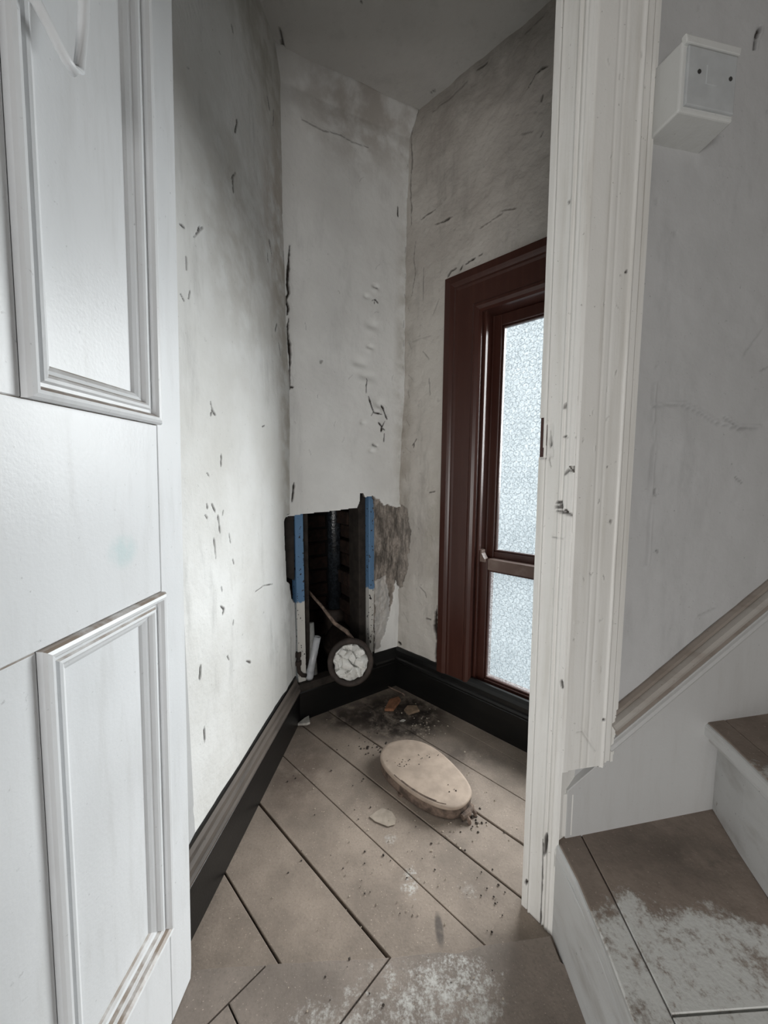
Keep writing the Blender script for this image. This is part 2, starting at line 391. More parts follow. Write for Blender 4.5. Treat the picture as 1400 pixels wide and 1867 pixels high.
# ------------------------------------------------------------------ damage read from the photograph, in metres on each wall
FEAT = {'A': {'bumps': [],
       'cracks': [([(0.0833, 1.3758), (0.0877, 1.3801)], 0.00513, 0.002, 0.0, 1), ([(0.0853, 1.0246), (0.0866, 1.0235)], 0.00537, 0.003, 0.0, 1), ([(0.0699, 1.0171), (0.0677, 1.0139)], 0.00429, 0.002, 0.0, 0.8),
                  ([(0.0829, 0.9111), (0.0833, 0.9045)], 0.00763, 0.002, 0.0, 0.6), ([(0.1013, 0.705), (0.1032, 0.6956)], 0.00562, 0.002, 0.0, 0.8), ([(0.0917, 0.4909), (0.0944, 0.4881)], 0.0069, 0.003, 0.0, 1),
                  ([(0.0297, 0.4696), (0.0424, 0.4703), (0.0777, 0.4203)], 0.00343, 0.0015, 0.0015, 0.3)],
       'holes': [([(-0.0231, 0.2496), (-0.0292, 0.3844), (-0.004, 0.383), (0.0278, 0.3856), (0.06, 0.387), (0.0931, 0.3833), (0.1098, 0.3909), (0.1783, 0.4164), (0.1934, 0.2094)], 0.001)],
       'patches': []},
 'C': {'bumps': [],
       'cracks': [([(-0.3446, 1.486), (-0.3432, 1.4515), (-0.3374, 1.3953)], 0.01113, 0.006, 0.0, 0.9), ([(0.3329, 1.5168), (0.3496, 1.5057)], 0.0078, 0.006, 0.001, 0.8),
                  ([(0.039, 1.662), (0.0522, 1.6688)], 0.01302, 0.005, 0.0, 0.9), ([(0.1366, 1.6897), (0.1285, 1.7256)], 0.01784, 0.006, 0.0, 0.8), ([(-0.0725, 1.3255), (-0.0694, 1.331)], 0.00845, 0.004, 0.0, 0.9),
                  ([(0.1789, 1.6202), (0.1962, 1.6075)], 0.00838, 0.004, 0.001, 0.7), ([(0.213, 1.6375), (0.3018, 1.5548), (0.3828, 1.486), (0.511, 1.3579)], 0.00389, 0.003, 0.001, 0.4)],
       'holes': [],
       'patches': []},
 'J': {'bumps': [],
       'cracks': [([(0.0224, 1.0893), (0.025, 1.0563)], 0.00665, 0.002, 0.0, 0.45), ([(0.0246, 1.0662), (0.025, 1.0574)], 0.00555, 0.004, 0.0, 0.8),
                  ([(0.0029, 1.034), (0.0224, 1.0355), (0.0279, 1.0177)], 0.00561, 0.003, 0.001, 0.45), ([(0.0529, 1.0749), (0.064, 1.073)], 0.00427, 0.004, 0.0, 1),
                  ([(0.0758, 1.0731), (0.078, 1.0719)], 0.00314, 0.004, 0.0, 1), ([(0.0564, 1.0), (0.0649, 1.0085), (0.08, 1.0084)], 0.00748, 0.004, 0.0, 0.75),
                  ([(0.0419, 0.9428), (0.0521, 0.9467), (0.0549, 0.9359), (0.0387, 0.9359)], 0.0077, 0.005, 0.0, 0.9), ([(0.0413, 0.9294), (0.0621, 0.9255), (0.0799, 0.9216)], 0.00652, 0.004, 0.0, 0.85),
                  ([(0.0619, 0.9309), (0.0687, 0.9271)], 0.00648, 0.005, 0.0, 1), ([(0.0806, 0.9515), (0.0797, 0.9269)], 0.00425, 0.004, 0.0, 0.8),
                  ([(0.0355, 0.8749), (0.0509, 0.8724), (0.0646, 0.8721)], 0.00332, 0.002, 0.002, 0.5), ([(0.075, 0.2106), (0.0734, 0.164)], 0.00234, 0.002, 0.0, 0.5),
                  ([(0.0107, 0.0738), (0.007, 0.0592)], 0.01138, 0.006, 0.0, 1), ([(0.0461, 0.2055), (0.0487, 0.1149), (0.0489, -0.0141)], 0.00486, 0.005, 0.0, 1),
                  ([(0.0543, 0.2254), (0.0502, 0.1695)], 0.00837, 0.006, 0.0, 0.9), ([(0.0532, 1.139), (0.0515, 1.1288)], 0.0032, 0.002, 0.0, 0.7), ([(0.0773, 1.1506), (0.0788, 1.1403)], 0.00311, 0.002, 0.0, 0.8),
                  ([(0.0712, 0.5825), (0.0732, 0.5646)], 0.00561, 0.003, 0.0, 0.9), ([(0.041, 1.5129), (0.0434, 1.5069)], 0.00411, 0.002, 0.0, 0.7)],
       'holes': [([(-0.0314, 1.1207), (0.0092, 1.1159), (0.0102, 1.036), (-0.0279, 1.035)], 0.0005), ([(0.0645, 1.017), (0.0839, 1.0156), (0.0837, 0.9979), (0.0792, 1.0021), (0.0691, 1.0106)], 0.0015)],
       'patches': [([(0.0123, 1.1013), (0.0288, 1.1028), (0.0319, 1.0341), (0.0153, 1.0313)], 0.002, 0.12, 0.001)]},
 'L': {'bumps': [(0.7265, 0.2503, 0.0186, 0.1242, 0.004), (0.4959, 0.9442, 0.033, 0.0989, 0.003), (0.4616, 1.8324, 0.0295, 0.0591, 0.003), (0.6293, 0.4028, 0.0191, 0.1529, -0.003)],
       'cracks': [([(0.1956, 1.5214), (0.2126, 1.5241)], 0.00462, 0.004, 0.0016, 0.95), ([(0.275, 1.5649), (0.2649, 1.5473), (0.2485, 1.5261)], 0.00618, 0.004, 0.0016, 0.95),
                  ([(0.2888, 1.5708), (0.2742, 1.5551)], 0.00378, 0.004, 0.0016, 0.95), ([(0.2136, 1.4662), (0.2134, 1.4394)], 0.00354, 0.004, 0.0016, 0.95),
                  ([(0.1895, 1.3793), (0.2, 1.3695)], 0.00465, 0.004, 0.0016, 0.95), ([(0.2221, 1.4006), (0.2165, 1.3811)], 0.00239, 0.004, 0.0016, 0.95),
                  ([(0.4839, 1.9619), (0.468, 1.9162)], 0.00742, 0.004, 0.0016, 0.95), ([(0.446, 1.7871), (0.4493, 1.7526)], 0.00587, 0.004, 0.0016, 0.95),
                  ([(0.4599, 1.8106), (0.4395, 1.7812)], 0.0044, 0.004, 0.0016, 0.95), ([(0.6897, 1.774), (0.7099, 1.7301)], 0.0073, 0.004, 0.0016, 0.95),
                  ([(0.6722, 1.7202), (0.6749, 1.6945)], 0.00628, 0.004, 0.0016, 0.95), ([(0.7085, 2.22), (0.7244, 2.1899)], 0.00893, 0.004, 0.0016, 0.95),
                  ([(0.467, 2.1753), (0.475, 2.1641)], 0.00578, 0.004, 0.0016, 0.95), ([(0.7597, 2.2235), (0.7559, 2.1696)], 0.00554, 0.004, 0.0016, 0.95),
                  ([(0.2853, 1.1758), (0.291, 1.1561), (0.3052, 1.1465)], 0.00533, 0.004, 0.0016, 0.95), ([(0.2938, 1.1605), (0.2826, 1.1418)], 0.00398, 0.004, 0.0016, 0.95),
                  ([(0.3265, 1.0527), (0.3214, 1.0221)], 0.00418, 0.004, 0.0016, 0.95), ([(0.2552, 1.0052), (0.264, 0.9974)], 0.00522, 0.004, 0.0016, 0.95),
                  ([(0.5745, 1.1516), (0.6004, 1.1582)], 0.00525, 0.004, 0.0016, 0.95), ([(0.2471, 0.9329), (0.2507, 0.9195)], 0.0039, 0.004, 0.0016, 0.95),
                  ([(0.2684, 0.9313), (0.284, 0.9098)], 0.00536, 0.004, 0.0016, 0.95), ([(0.2404, 0.9074), (0.2488, 0.8961)], 0.00519, 0.004, 0.0016, 0.95),
                  ([(0.2962, 0.9017), (0.3021, 0.8775), (0.3055, 0.8532)], 0.00691, 0.004, 0.0016, 0.95), ([(0.3235, 0.9103), (0.3197, 0.8965)], 0.00422, 0.004, 0.0016, 0.95),
                  ([(0.3496, 0.8466), (0.3563, 0.8189)], 0.00438, 0.004, 0.0016, 0.95), ([(0.2765, 0.8467), (0.28, 0.7938)], 0.00407, 0.004, 0.0016, 0.95),
                  ([(0.3647, 0.7723), (0.3698, 0.759)], 0.00447, 0.004, 0.0016, 0.95), ([(0.3001, 0.7153), (0.3019, 0.7032)], 0.00421, 0.004, 0.0016, 0.95),
                  ([(0.291, 0.668), (0.3063, 0.6553), (0.2999, 0.6431)], 0.00564, 0.004, 0.0016, 0.95), ([(0.3521, 0.6084), (0.348, 0.5946)], 0.00447, 0.004, 0.0016, 0.95),
                  ([(0.1926, 0.5623), (0.1876, 0.5277)], 0.00571, 0.004, 0.0016, 0.95), ([(0.196, 0.4074), (0.1953, 0.3705)], 0.0065, 0.004, 0.0016, 0.95),
                  ([(0.4126, 0.4614), (0.4397, 0.4427)], 0.00647, 0.004, 0.0016, 0.95), ([(0.3104, 0.5276), (0.3178, 0.5119)], 0.00435, 0.004, 0.0016, 0.95),
                  ([(0.7397, 1.5256), (0.717, 1.4899)], 0.0057, 0.004, 0.0016, 0.95), ([(0.7456, 1.463), (0.764, 1.4256)], 0.00584, 0.004, 0.0016, 0.95),
                  ([(0.4924, 0.6412), (0.554, 0.6439), (0.6354, 0.6259)], 0.00356, 0.004, 0.0016, 0.95), ([(0.8258, 2.5228), (0.8456, 2.5085), (0.8492, 2.4842)], 0.01345, 0.009, 0.002, 1.0),
                  ([(0.7095, 2.4741), (0.7796, 2.5002), (0.819, 2.4989)], 0.00729, 0.005, 0.002, 0.5), ([(0.8228, 1.9539), (0.8334, 1.8674), (0.8123, 1.7244)], 0.00397, 0.002, 0.001, 0.4),
                  ([(0.8397, 0.0474), (0.7896, 0.2839), (0.7848, 0.3974)], 0.00654, 0.003, 0.0, 0.6)],
       'holes': [([(1.0416, 0.8303), (0.7918, 0.851), (0.7608, 0.8255), (0.7639, 0.7048), (0.7683, 0.5982), (0.7973, 0.5792), (0.8059, 0.5219), (0.8297, 0.4962), (1.0158, 0.4284)], 0.002)],
       'patches': []},
 'M': {'bumps': [(0.3617, 1.774, 0.0136, 0.009, -0.009), (0.3229, 1.7271, 0.0134, 0.009, -0.009), (0.3422, 1.5321, 0.0137, 0.0091, -0.009), (0.3121, 1.2209, 0.0139, 0.0092, -0.009),
                 (0.3705, 1.1273, 0.0142, 0.0095, -0.009), (0.3549, 1.1034, 0.0142, 0.0094, -0.009), (0.3487, 1.6206, 0.0273, 0.0182, -0.01), (0.349, 1.5945, 0.0246, 0.016, 0.005), (0.293, 1.4634, 0.0294, 0.0181, -0.01),
                 (0.2932, 1.4372, 0.0265, 0.0159, 0.005), (0.3257, 1.415, 0.0344, 0.016, -0.01), (0.326, 1.3884, 0.031, 0.0161, 0.005), (0.3838, 1.3064, 0.0235, 0.0211, -0.01), (0.3842, 1.2789, 0.0212, 0.0165, 0.005),
                 (0.3619, 1.7612, 0.0136, 0.0113, 0.005), (0.3423, 1.519, 0.0137, 0.0114, 0.005), (0.3707, 1.1133, 0.0142, 0.0119, 0.005), (0.3843, 1.2766, 0.0141, 0.0118, 0.005)],
       'cracks': [([(0.0177, 1.8371), (0.0123, 1.7749), (0.0065, 1.6969), (0.0099, 1.6687), (-0.0006, 1.6471), (0.0086, 1.6161), (0.004, 1.5899)], 0.01215, 0.007, 0.002, 1.0),
                  ([(0.0098, 1.5812), (0.0028, 1.5368), (0.0078, 1.4924), (0.0103, 1.4232), (0.0068, 1.3626), (0.0083, 1.3386)], 0.01234, 0.007, 0.002, 1.0),
                  ([(-0.0004, 1.3174), (0.0102, 1.3327), (0.0227, 1.3321)], 0.01039, 0.006, 0.001, 1.0), ([(0.0147, 0.9703), (0.0094, 0.9279), (0.0044, 0.8939)], 0.00852, 0.006, 0.001, 1.0),
                  ([(0.0658, 2.2828), (0.109, 2.2779), (0.1494, 2.275), (0.1701, 2.2792)], 0.00607, 0.003, 0.002, 0.6),
                  ([(0.1701, 2.2792), (0.2165, 2.2855), (0.2599, 2.2788), (0.3273, 2.2841)], 0.0042, 0.002, 0.002, 0.6), ([(0.3476, 1.7153), (0.3624, 1.7227), (0.3751, 1.7103)], 0.00681, 0.005, 0.001, 1.0),
                  ([(0.3624, 1.7249), (0.3576, 1.7045)], 0.00567, 0.005, 0.001, 1.0), ([(0.3284, 1.402), (0.3236, 1.3725), (0.3264, 1.3415)], 0.0046, 0.003, 0.001, 1.0),
                  ([(0.3367, 1.3314), (0.3499, 1.2965), (0.3607, 1.2655), (0.4032, 1.2596)], 0.00818, 0.006, 0.0015, 1.0), ([(0.3998, 1.301), (0.4138, 1.2698), (0.428, 1.2429)], 0.00951, 0.006, 0.0015, 1.0),
                  ([(0.3607, 1.2701), (0.3505, 1.251)], 0.00467, 0.004, 0.001, 1.0), ([(0.3851, 1.2259), (0.4042, 1.2085), (0.3991, 1.1871)], 0.0095, 0.006, 0.001, 1.0),
                  ([(0.4173, 1.2327), (0.4015, 1.2037), (0.418, 1.1953)], 0.00716, 0.005, 0.001, 1.0), ([(0.4155, 1.181), (0.4135, 1.1432)], 0.00479, 0.003, 0.0005, 1.0),
                  ([(0.1275, 1.4357), (0.1365, 1.4474)], 0.01504, 0.003, 0.0, 0.5), ([(0.3568, 1.7729), (0.3742, 1.7683)], 0.00905, 0.005, 0.0, 0.7), ([(0.3598, 1.1315), (0.3813, 1.123)], 0.01184, 0.005, 0.0, 0.6),
                  ([(0.4606, 2.1116), (0.4616, 2.0699)], 0.00683, 0.004, 0.0, 1.0), ([(0.5162, 2.4609), (0.5153, 2.4097), (0.5117, 2.3633)], 0.01357, 0.008, 0.001, 0.9),
                  ([(0.5016, 2.2814), (0.4996, 2.2641)], 0.00455, 0.0025, 0.0015, 0.3), ([(0.5025, 2.152), (0.506, 2.1213)], 0.0046, 0.0025, 0.0015, 0.3),
                  ([(0.5026, 2.0457), (0.5113, 2.0202)], 0.00464, 0.0025, 0.0015, 0.3), ([(0.502, 1.9636), (0.5001, 1.9392)], 0.00466, 0.0025, 0.0015, 0.3),
                  ([(0.502, 1.8565), (0.5053, 1.8374)], 0.00469, 0.0025, 0.0015, 0.3), ([(0.5013, 1.7744), (0.5105, 1.7406)], 0.00473, 0.0025, 0.0015, 0.3),
                  ([(0.5013, 1.6668), (0.4995, 1.6347)], 0.00475, 0.0025, 0.0015, 0.3), ([(0.5005, 1.5848), (0.5041, 1.5579)], 0.00478, 0.0025, 0.0015, 0.3),
                  ([(0.5004, 1.4766), (0.5095, 1.4546)], 0.00482, 0.0025, 0.0015, 0.3), ([(0.379, 0.3434), (0.3831, 0.2642), (0.3783, 0.1864)], 0.01005, 0.006, 0.0, 1.0)],
       'holes': [([(-0.0759, 0.0797), (-0.0545, 0.8246), (-0.0162, 0.8393), (0.0316, 0.8452), (0.1583, 0.852), (0.2885, 0.8597), (0.2988, 0.8852), (0.3012, 0.9228), (0.317, 0.9201), (0.3251, 0.9033), (0.3627, 0.9093),
                   (0.3794, 0.8895), (0.3828, 0.8457), (0.3858, 0.471), (0.3805, 0.2386), (0.3854, -0.0852)],
                  0.001)],
       'patches': [([(0.3736, 0.9066), (0.4188, 0.8686), (0.5216, 0.8492), (0.5993, 0.8353), (0.6178, 0.4039), (0.5352, 0.4322), (0.4923, 0.5057), (0.4653, 0.365), (0.4293, 0.3459), (0.3839, 0.2114)], 0.007, 1, 0.005),
                   ([(0.3792, 0.523), (0.4401, 0.5395), (0.465, 0.3784), (0.417, 0.2028), (0.3841, 0.1981)], 0.003, 0.55, 0.006)]},
 'S': {'bumps': [(0.2488, 1.0416, 0.093, 0.0813, 0.003), (0.3434, 0.9594, 0.0479, 0.0599, -0.002), (0.2042, 1.0752, 0.0344, 0.0344, 0.002)],
       'cracks': [([(0.3229, 1.8699), (0.3165, 1.8552), (0.3139, 1.8317)], 0.00749, 0.006, 0.003, 1.0),
                  ([(0.1318, 1.1379), (0.198, 1.1445), (0.2432, 1.1303), (0.2844, 1.111), (0.3507, 1.0965), (0.4048, 1.1024)], 0.00231, 0.002, 0.0025, 0.2),
                  ([(0.309, 1.1208), (0.3502, 1.1011), (0.3724, 1.0993)], 0.00295, 0.003, 0.002, 0.3),
                  ([(0.1295, 1.1835), (0.1294, 1.1181), (0.1373, 1.0518), (0.1386, 0.9841), (0.1418, 0.8921), (0.1413, 0.8099)], 0.00227, 0.001, 0.002, 0.15),
                  ([(0.1476, 0.9727), (0.153, 0.9554)], 0.00573, 0.003, 0.001, 0.5), ([(0.2254, 0.3637), (0.2281, 0.3311), (0.2504, 0.314), (0.2536, 0.2945)], 0.00377, 0.003, 0.001, 0.6),
                  ([(0.2524, 0.4463), (0.2502, 0.4373)], 0.00871, 0.005, 0.0, 0.9), ([(0.2853, 0.6866), (0.3343, 0.7034)], 0.00245, 0.0015, 0.001, 0.2),
                  ([(0.344, 1.2492), (0.3897, 1.3058)], 0.00232, 0.0015, 0.001, 0.12), ([(0.3543, 0.9952), (0.3735, 0.9832)], 0.0036, 0.002, 0.001, 0.4),
                  ([(0.4134, 1.2303), (0.3951, 1.2225)], 0.00295, 0.002, 0.001, 0.25), ([(0.1635, 0.8409), (0.1666, 0.8373)], 0.00467, 0.002, 0.0, 0.6)],
       'holes': [],
       'patches': []},
 'W': {'bumps': [],
       'cracks': [([(0.6293, 2.2748), (0.6135, 2.2821), (0.5945, 2.2773), (0.5825, 2.2659), (0.5703, 2.2544)], 0.01227, 0.008, 0.004, 1.0),
                  ([(0.2031, 2.0469), (0.1705, 2.0449), (0.1314, 2.0411)], 0.00883, 0.005, 0.003, 0.8), ([(0.2792, 1.9854), (0.2409, 1.986), (0.2012, 1.9927)], 0.00965, 0.005, 0.003, 0.85),
                  ([(0.4957, 1.9058), (0.4584, 1.9041), (0.4285, 1.8986), (0.402, 1.8948)], 0.00684, 0.004, 0.003, 0.6), ([(0.5395, 1.9039), (0.4892, 1.9158)], 0.00565, 0.004, 0.002, 0.6),
                  ([(0.6165, 2.2077), (0.6139, 2.1855)], 0.00698, 0.004, 0.001, 0.7), ([(0.6162, 2.0798), (0.6245, 2.0912)], 0.00527, 0.003, 0.001, 0.6), ([(0.5508, 2.128), (0.5918, 2.113)], 0.0054, 0.003, 0.001, 0.5),
                  ([(0.1451, 1.8493), (0.146, 1.7804), (0.1497, 1.7144)], 0.00453, 0.003, 0.001, 0.45), ([(0.2656, 1.7722), (0.2806, 1.7894), (0.3056, 1.7927)], 0.01065, 0.005, 0.001, 0.8),
                  ([(0.3206, 1.7795), (0.3325, 1.7911)], 0.00835, 0.005, 0.001, 1.0), ([(0.3445, 1.7907), (0.368, 1.7958), (0.3864, 1.7987)], 0.00819, 0.005, 0.001, 1.0),
                  ([(0.3642, 1.7603), (0.392, 1.7622), (0.4191, 1.7602)], 0.01418, 0.007, 0.001, 1.0), ([(0.4, 1.8013), (0.4179, 1.804)], 0.00601, 0.004, 0.001, 1.0),
                  ([(0.1177, 1.1563), (0.0933, 1.1294)], 0.00718, 0.004, 0.001, 0.8), ([(0.1055, 1.1453), (0.0996, 1.1196)], 0.00599, 0.004, 0.001, 0.8),
                  ([(0.1892, 0.9254), (0.2207, 0.9311)], 0.00697, 0.004, 0.001, 0.7), ([(0.0677, 1.569), (0.1281, 1.5708), (0.1856, 1.5703)], 0.00694, 0.002, 0.002, 0.2),
                  ([(0.2247, 1.7026), (0.1984, 1.6467)], 0.00665, 0.003, 0.002, 0.3), ([(0.1434, 1.5184), (0.1785, 1.4779)], 0.00458, 0.002, 0.001, 0.5),
                  ([(0.1767, 1.4008), (0.1834, 1.3329)], 0.00458, 0.002, 0.001, 0.6), ([(0.1403, 0.5032), (0.1713, 0.4848), (0.1777, 0.4614)], 0.00485, 0.002, 0.001, 0.6),
                  ([(0.2344, 0.4379), (0.227, 0.3503), (0.2369, 0.2792), (0.2358, 0.1668)], 0.02143, 0.01, 0.0, 1.0), ([(0.1759, 0.3662), (0.206, 0.3693)], 0.00966, 0.004, 0.001, 0.7),
                  ([(0.0813, 2.4194), (0.076, 2.3646), (0.0825, 2.2946), (0.0746, 2.1936), (0.0842, 2.1041), (0.0789, 2.0379)], 0.00908, 0.005, 0.002, 0.6),
                  ([(0.1033, 1.9678), (0.092, 1.9073), (0.1016, 1.8385), (0.0875, 1.7551)], 0.00576, 0.004, 0.002, 0.5), ([(0.0665, 1.7167), (0.0759, 1.6961)], 0.0047, 0.0025, 0.002, 0.25),
                  ([(0.0645, 1.5743), (0.0833, 1.5404)], 0.00474, 0.0025, 0.002, 0.25), ([(0.0625, 1.4363), (0.0907, 1.4084)], 0.00477, 0.0025, 0.002, 0.25),
                  ([(0.0598, 1.3714), (0.0696, 1.3348)], 0.00481, 0.0025, 0.002, 0.25), ([(0.0576, 1.244), (0.0768, 1.2137)], 0.00484, 0.0025, 0.002, 0.25),
                  ([(0.0553, 1.1217), (0.0841, 1.0988)], 0.00487, 0.0025, 0.002, 0.25), ([(0.0529, 1.0049), (0.0629, 0.9706)], 0.00492, 0.0025, 0.002, 0.25),
                  ([(0.0509, 0.8215), (0.0707, 0.7955)], 0.00497, 0.0025, 0.002, 0.25), ([(0.0483, 0.7154), (0.0779, 0.6987)], 0.00499, 0.0025, 0.002, 0.25),
                  ([(0.0457, 0.6155), (0.0559, 0.5838)], 0.00504, 0.0025, 0.002, 0.25), ([(0.0434, 0.4467), (0.0637, 0.4252)], 0.00508, 0.0025, 0.002, 0.25),
                  ([(0.0405, 0.3592), (0.071, 0.3277)], 0.0051, 0.0025, 0.002, 0.25), ([(0.0102, 0.2086), (0.0277, 0.1979)], 0.02086, 0.006, 0.0, 1.0),
                  ([(0.1868, 2.4078), (0.2876, 2.413), (0.339, 2.417)], 0.00514, 0.003, 0.002, 0.45), ([(0.379, 2.4302), (0.4219, 2.4295)], 0.0077, 0.005, 0.002, 0.8),
                  ([(0.5551, 2.4202), (0.6198, 2.4264)], 0.00436, 0.003, 0.002, 0.45)],
       'holes': [],
       'patches': [([(-0.0625, 0.8734), (0.0637, 0.8547), (0.084, 0.7444), (0.0659, 0.565), (0.0432, 0.4832), (-0.0621, 0.4207)], 0.005, 0.9, 0.005)]}}

# ------------------------------------------------------------------ materials
M = {}
M['wall_left'] = plaster('left_wall_paint', (.80, .80, .785), (.68, .67, .64), (.30, .27, .23), grime=.5, bump=.5,
    spots=[((-.37, 1.40, 1.85), (.25, .16, .5), (.40, .31, .24), .6), ((-.37, 1.30, 2.35), (.3, .5, .35), (.33, .31, .24), .5), ((-.37, 1.47, 1.4), (.2, .15, 1.2), (.44, .395, .335), .75), ((-.38, 1.15, 1.65), (.3, .42, .5), (.50, .47, .42), .6), ((-.37, 1.40, .45), (.2, .10, .35), (.50, .49, .46), .6)])
M['wall_back'] = plaster('back_wall_paint', (.78, .775, .755), (.68, .67, .65), (.27, .235, .205), grime=.3,
    spots=[((-.05, 1.6, 2.4), (.5, .4, .32), (.34, .30, .26), .7), ((.08, 1.74, 1.5), (.06, .06, 1.4), (.42, .39, .34), .6)])
M['wall_window'] = plaster('window_wall_paint', (.54, .51, .47), (.43, .395, .36), (.27, .235, .205), grime=.55,
    spots=[((.08, 1.75, 1.3), (.09, .09, 1.6), (.30, .27, .23), .8), ((.3, 1.5, 2.4), (.5, .5, .25), (.30, .27, .24), .6), ((.22, 1.60, .75), (.12, .12, .5), (.36, .33, .28), .6)], bump=.75)
M['wall_stair'] = plaster('stair_wall_paint', (.50, .50, .50), (.445, .445, .443), (.42, .42, .42), grime=.3, bump=.2)
M['ceiling'] = plaster('ceiling_paint', (.60, .585, .56), (.54, .525, .50), (.3, .28, .25), grime=.3)
M['door'] = paint_wood('door_white_gloss', (.80, .815, .83), (.58, .58, .57), rough=.35, amt=.35)
def dust_ledges(m, tint, smudge=None):
    nt = m.node_tree; g = N(nt); b = nt.nodes['Principled BSDF']; p = g.pos()
    src = b.inputs['Base Color'].links[0].from_socket
    if smudge: src = g.mix(g.math('MULTIPLY', g.blob(p, smudge[0], smudge[1], .3), g.ramp(g.noise(p, 40, 5), .3, .6, .2, .8)), src, smudge[2])
    z = g.new('ShaderNodeSeparateXYZ'); g.link(g.new('ShaderNodeNewGeometry').outputs['True Normal'], z.inputs[0])
    f = g.math('MULTIPLY', g.ramp(z.outputs[2], .35, .75), g.ramp(g.noise(p, 30, 4), .3, .6, .5, 1))
    g.setin(b.inputs['Base Color'], g.mix(f, src, tint))
dust_ledges(M['door'], (.24, .19, .15), ((-.360, .523, .895), (.05, .035, .03), (.62, .73, .74)))
M['frame'] = paint_wood('frame_cream_gloss', (.755, .745, .715), (.55, .525, .475), rough=.4, amt=.6, stretch=(60, 60, 3))
M['stair_white'] = paint_wood('stair_white_paint', (.64, .645, .64), (.40, .385, .36), rough=.5, amt=.8, stretch=(20, 6, 20), chips=(.30, .27, .24))
M['landing_wall'] = plain('landing_wall_low_bounce', (.27, .25, .22), .8, .1, 4)  # unseen walls, coloured dark to cut bounced light
M['string'] = paint_wood('string_board_paint', (.50, .50, .495), (.42, .41, .395), rough=.5, amt=.4)
M['string_mould'] = paint_wood('brown_string_moulding', (.27, .235, .205), (.16, .125, .10), rough=.5, amt=.9, stretch=(6, 6, 30))
M['string_mould2'] = paint_wood('tan_string_torus', (.40, .375, .345), (.26, .215, .18), rough=.5, amt=.7, stretch=(6, 6, 30))  # mid-tone torus between the darker cove and fillet
M['mahogany'] = paint_wood('brown_gloss_window', (.045, .0155, .011), (.085, .036, .026), rough=.3, amt=.35, stretch=(50, 50, 3))
M['mahogany_rail'] = paint_wood('dusty_brown_rail', (.12, .075, .06), (.22, .17, .145), rough=.4, amt=.6, stretch=(20, 20, 20))
M['black'] = paint_wood('black_baseboard_gloss', (.0045, .0045, .0045), (.014, .013, .012), rough=.34, amt=.5, stretch=(6, 6, 60))
M['black_left'] = M['black']
M['wornwood'] = paint_wood('worn_dusty_moulding', (.12, .098, .082), (.04, .034, .03), rough=.65, amt=.8, stretch=(16, 5, 60), chips=(.02, .018, .017))
M['floor'] = floor_mat('alcove_floor_paint', (.27, .22, .18), grain=(3, 3, 1),
    wear=[((.065, .848, 0), (.045, .07, .05), .2, .9, 30), ((.02, .97, 0), (.035, .03, .05), .2, .6, 40), ((.2, .84, 0), (.05, .05, .05), .1, .3, 40)],
    dirt=[((.06, 1.52, 0), (.27, .22, .06), .45, .96, (.018, .013, .011)), ((.122, .757, 0), (.012, .04, .05), .5, .8, (.07, .06, .055)), ((-.16, 1.5, 0), (.16, .14, .06), .1, .9, (.03, .022, .018)), ((.28, 1.28, 0), (.2, .1, .06), .1, .6, (.05, .04, .035)), ((-.29, 1.2, 0), (.16, .3, .05), .1, .55, (.085, .058, .045))])  # last patch darkens the boards along the left baseboard
M['landing'] = floor_mat('landing_floor_paint', (.225, .188, .16), grain=(3, 3, 1),
    wear=[((.08, .62, .012), (.26, .13, .05), .25, .85, 30), ((-.10, .55, .012), (.2, .18, .05), .1, .6, 36), ((.14, .665, .012), (.16, .07, .05), .2, .9, 45), ((.02, .40, .012), (.3, .2, .05), .2, .7, 24)],
    dirt=[])
M['tread'] = floor_mat('tread_paint', (.275, .222, .186),
    wear=[((.42, .50, .22), (.22, .17, .06), .5, .97, 24), ((.56, .53, .22), (.20, .13, .06), .5, .97, 24), ((.45, .61, .22), (.06, .08, .05), .2, .9, 30), ((.74, .62, .44), (.12, .12, .06), .2, .8, 30)],
    dirt=[((.62, .72, .22), (.2, .12, .06), .1, .5, (.09, .075, .062))], wearcol=(.74, .74, .715), kk=.245)
M['dark'] = plain('underfloor_dark', (.012, .010, .009), .9, .5, 20)  # near-black sheet below the boards, shows in their gaps
M['brick'] = plain('old_brick', (.024, .012, .008), .9, .5, 35, bump=.5)  # cavity shade put into the brick, mortar, stud and pipe colours
M['mortar'] = plain('shade_dark_mortar', (.008, .007, .006), .95, .4, 30)
M['stud'] = plain('old_dark_stud', (.026, .020, .016), .85, .4, 25, bump=.3)
M['iron'] = plain('rusty_cast_iron', (.030, .021, .017), .7, .45, 30, bump=.4)
M['rust'] = plain('rusty_rod', (.16, .115, .09), .8, .5, 50, bump=.4)
M['wetpipe'] = plain('wet_lead_pipe', (.022, .026, .031), .18, .5, 60, bump=.7, bscale=90, spec=.8)
M['plastic'] = plain('translucent_plastic_tube', (.40, .41, .43), .3, .12, 40, spec=.5)
M['plastic_dull'] = plain('dull_plastic_tube', (.24, .24, .23), .45, .2, 40)
M['bag'] = plain('crumpled_white_plastic', (.72, .71, .68), .35, .06, 30)
M['lid'] = plain('dusty_tan_lid', (.335, .265, .21), .8, .14, 22, bump=.12)
M['lid_edge'] = plain('dusty_seat_edge', (.12, .085, .065), .85, .5, 45, bump=.4)
M['terracotta'] = plain('terracotta_fragment', (.21, .095, .05), .85, .3, 50, bump=.3)
M['chip'] = plain('plaster_chip', (.50, .475, .43), .85, .15, 60, bump=.3)
M['chip_tan'] = plain('tan_paint_flake', (.32, .27, .22), .8, .12, 60)
M['tan_tile'] = plain('tan_tile_fragment', (.22, .155, .105), .85, .25, 60, bump=.3)
M['crumb'] = plain('plaster_crumbs', (.36, .31, .25), .9, .5, 80)
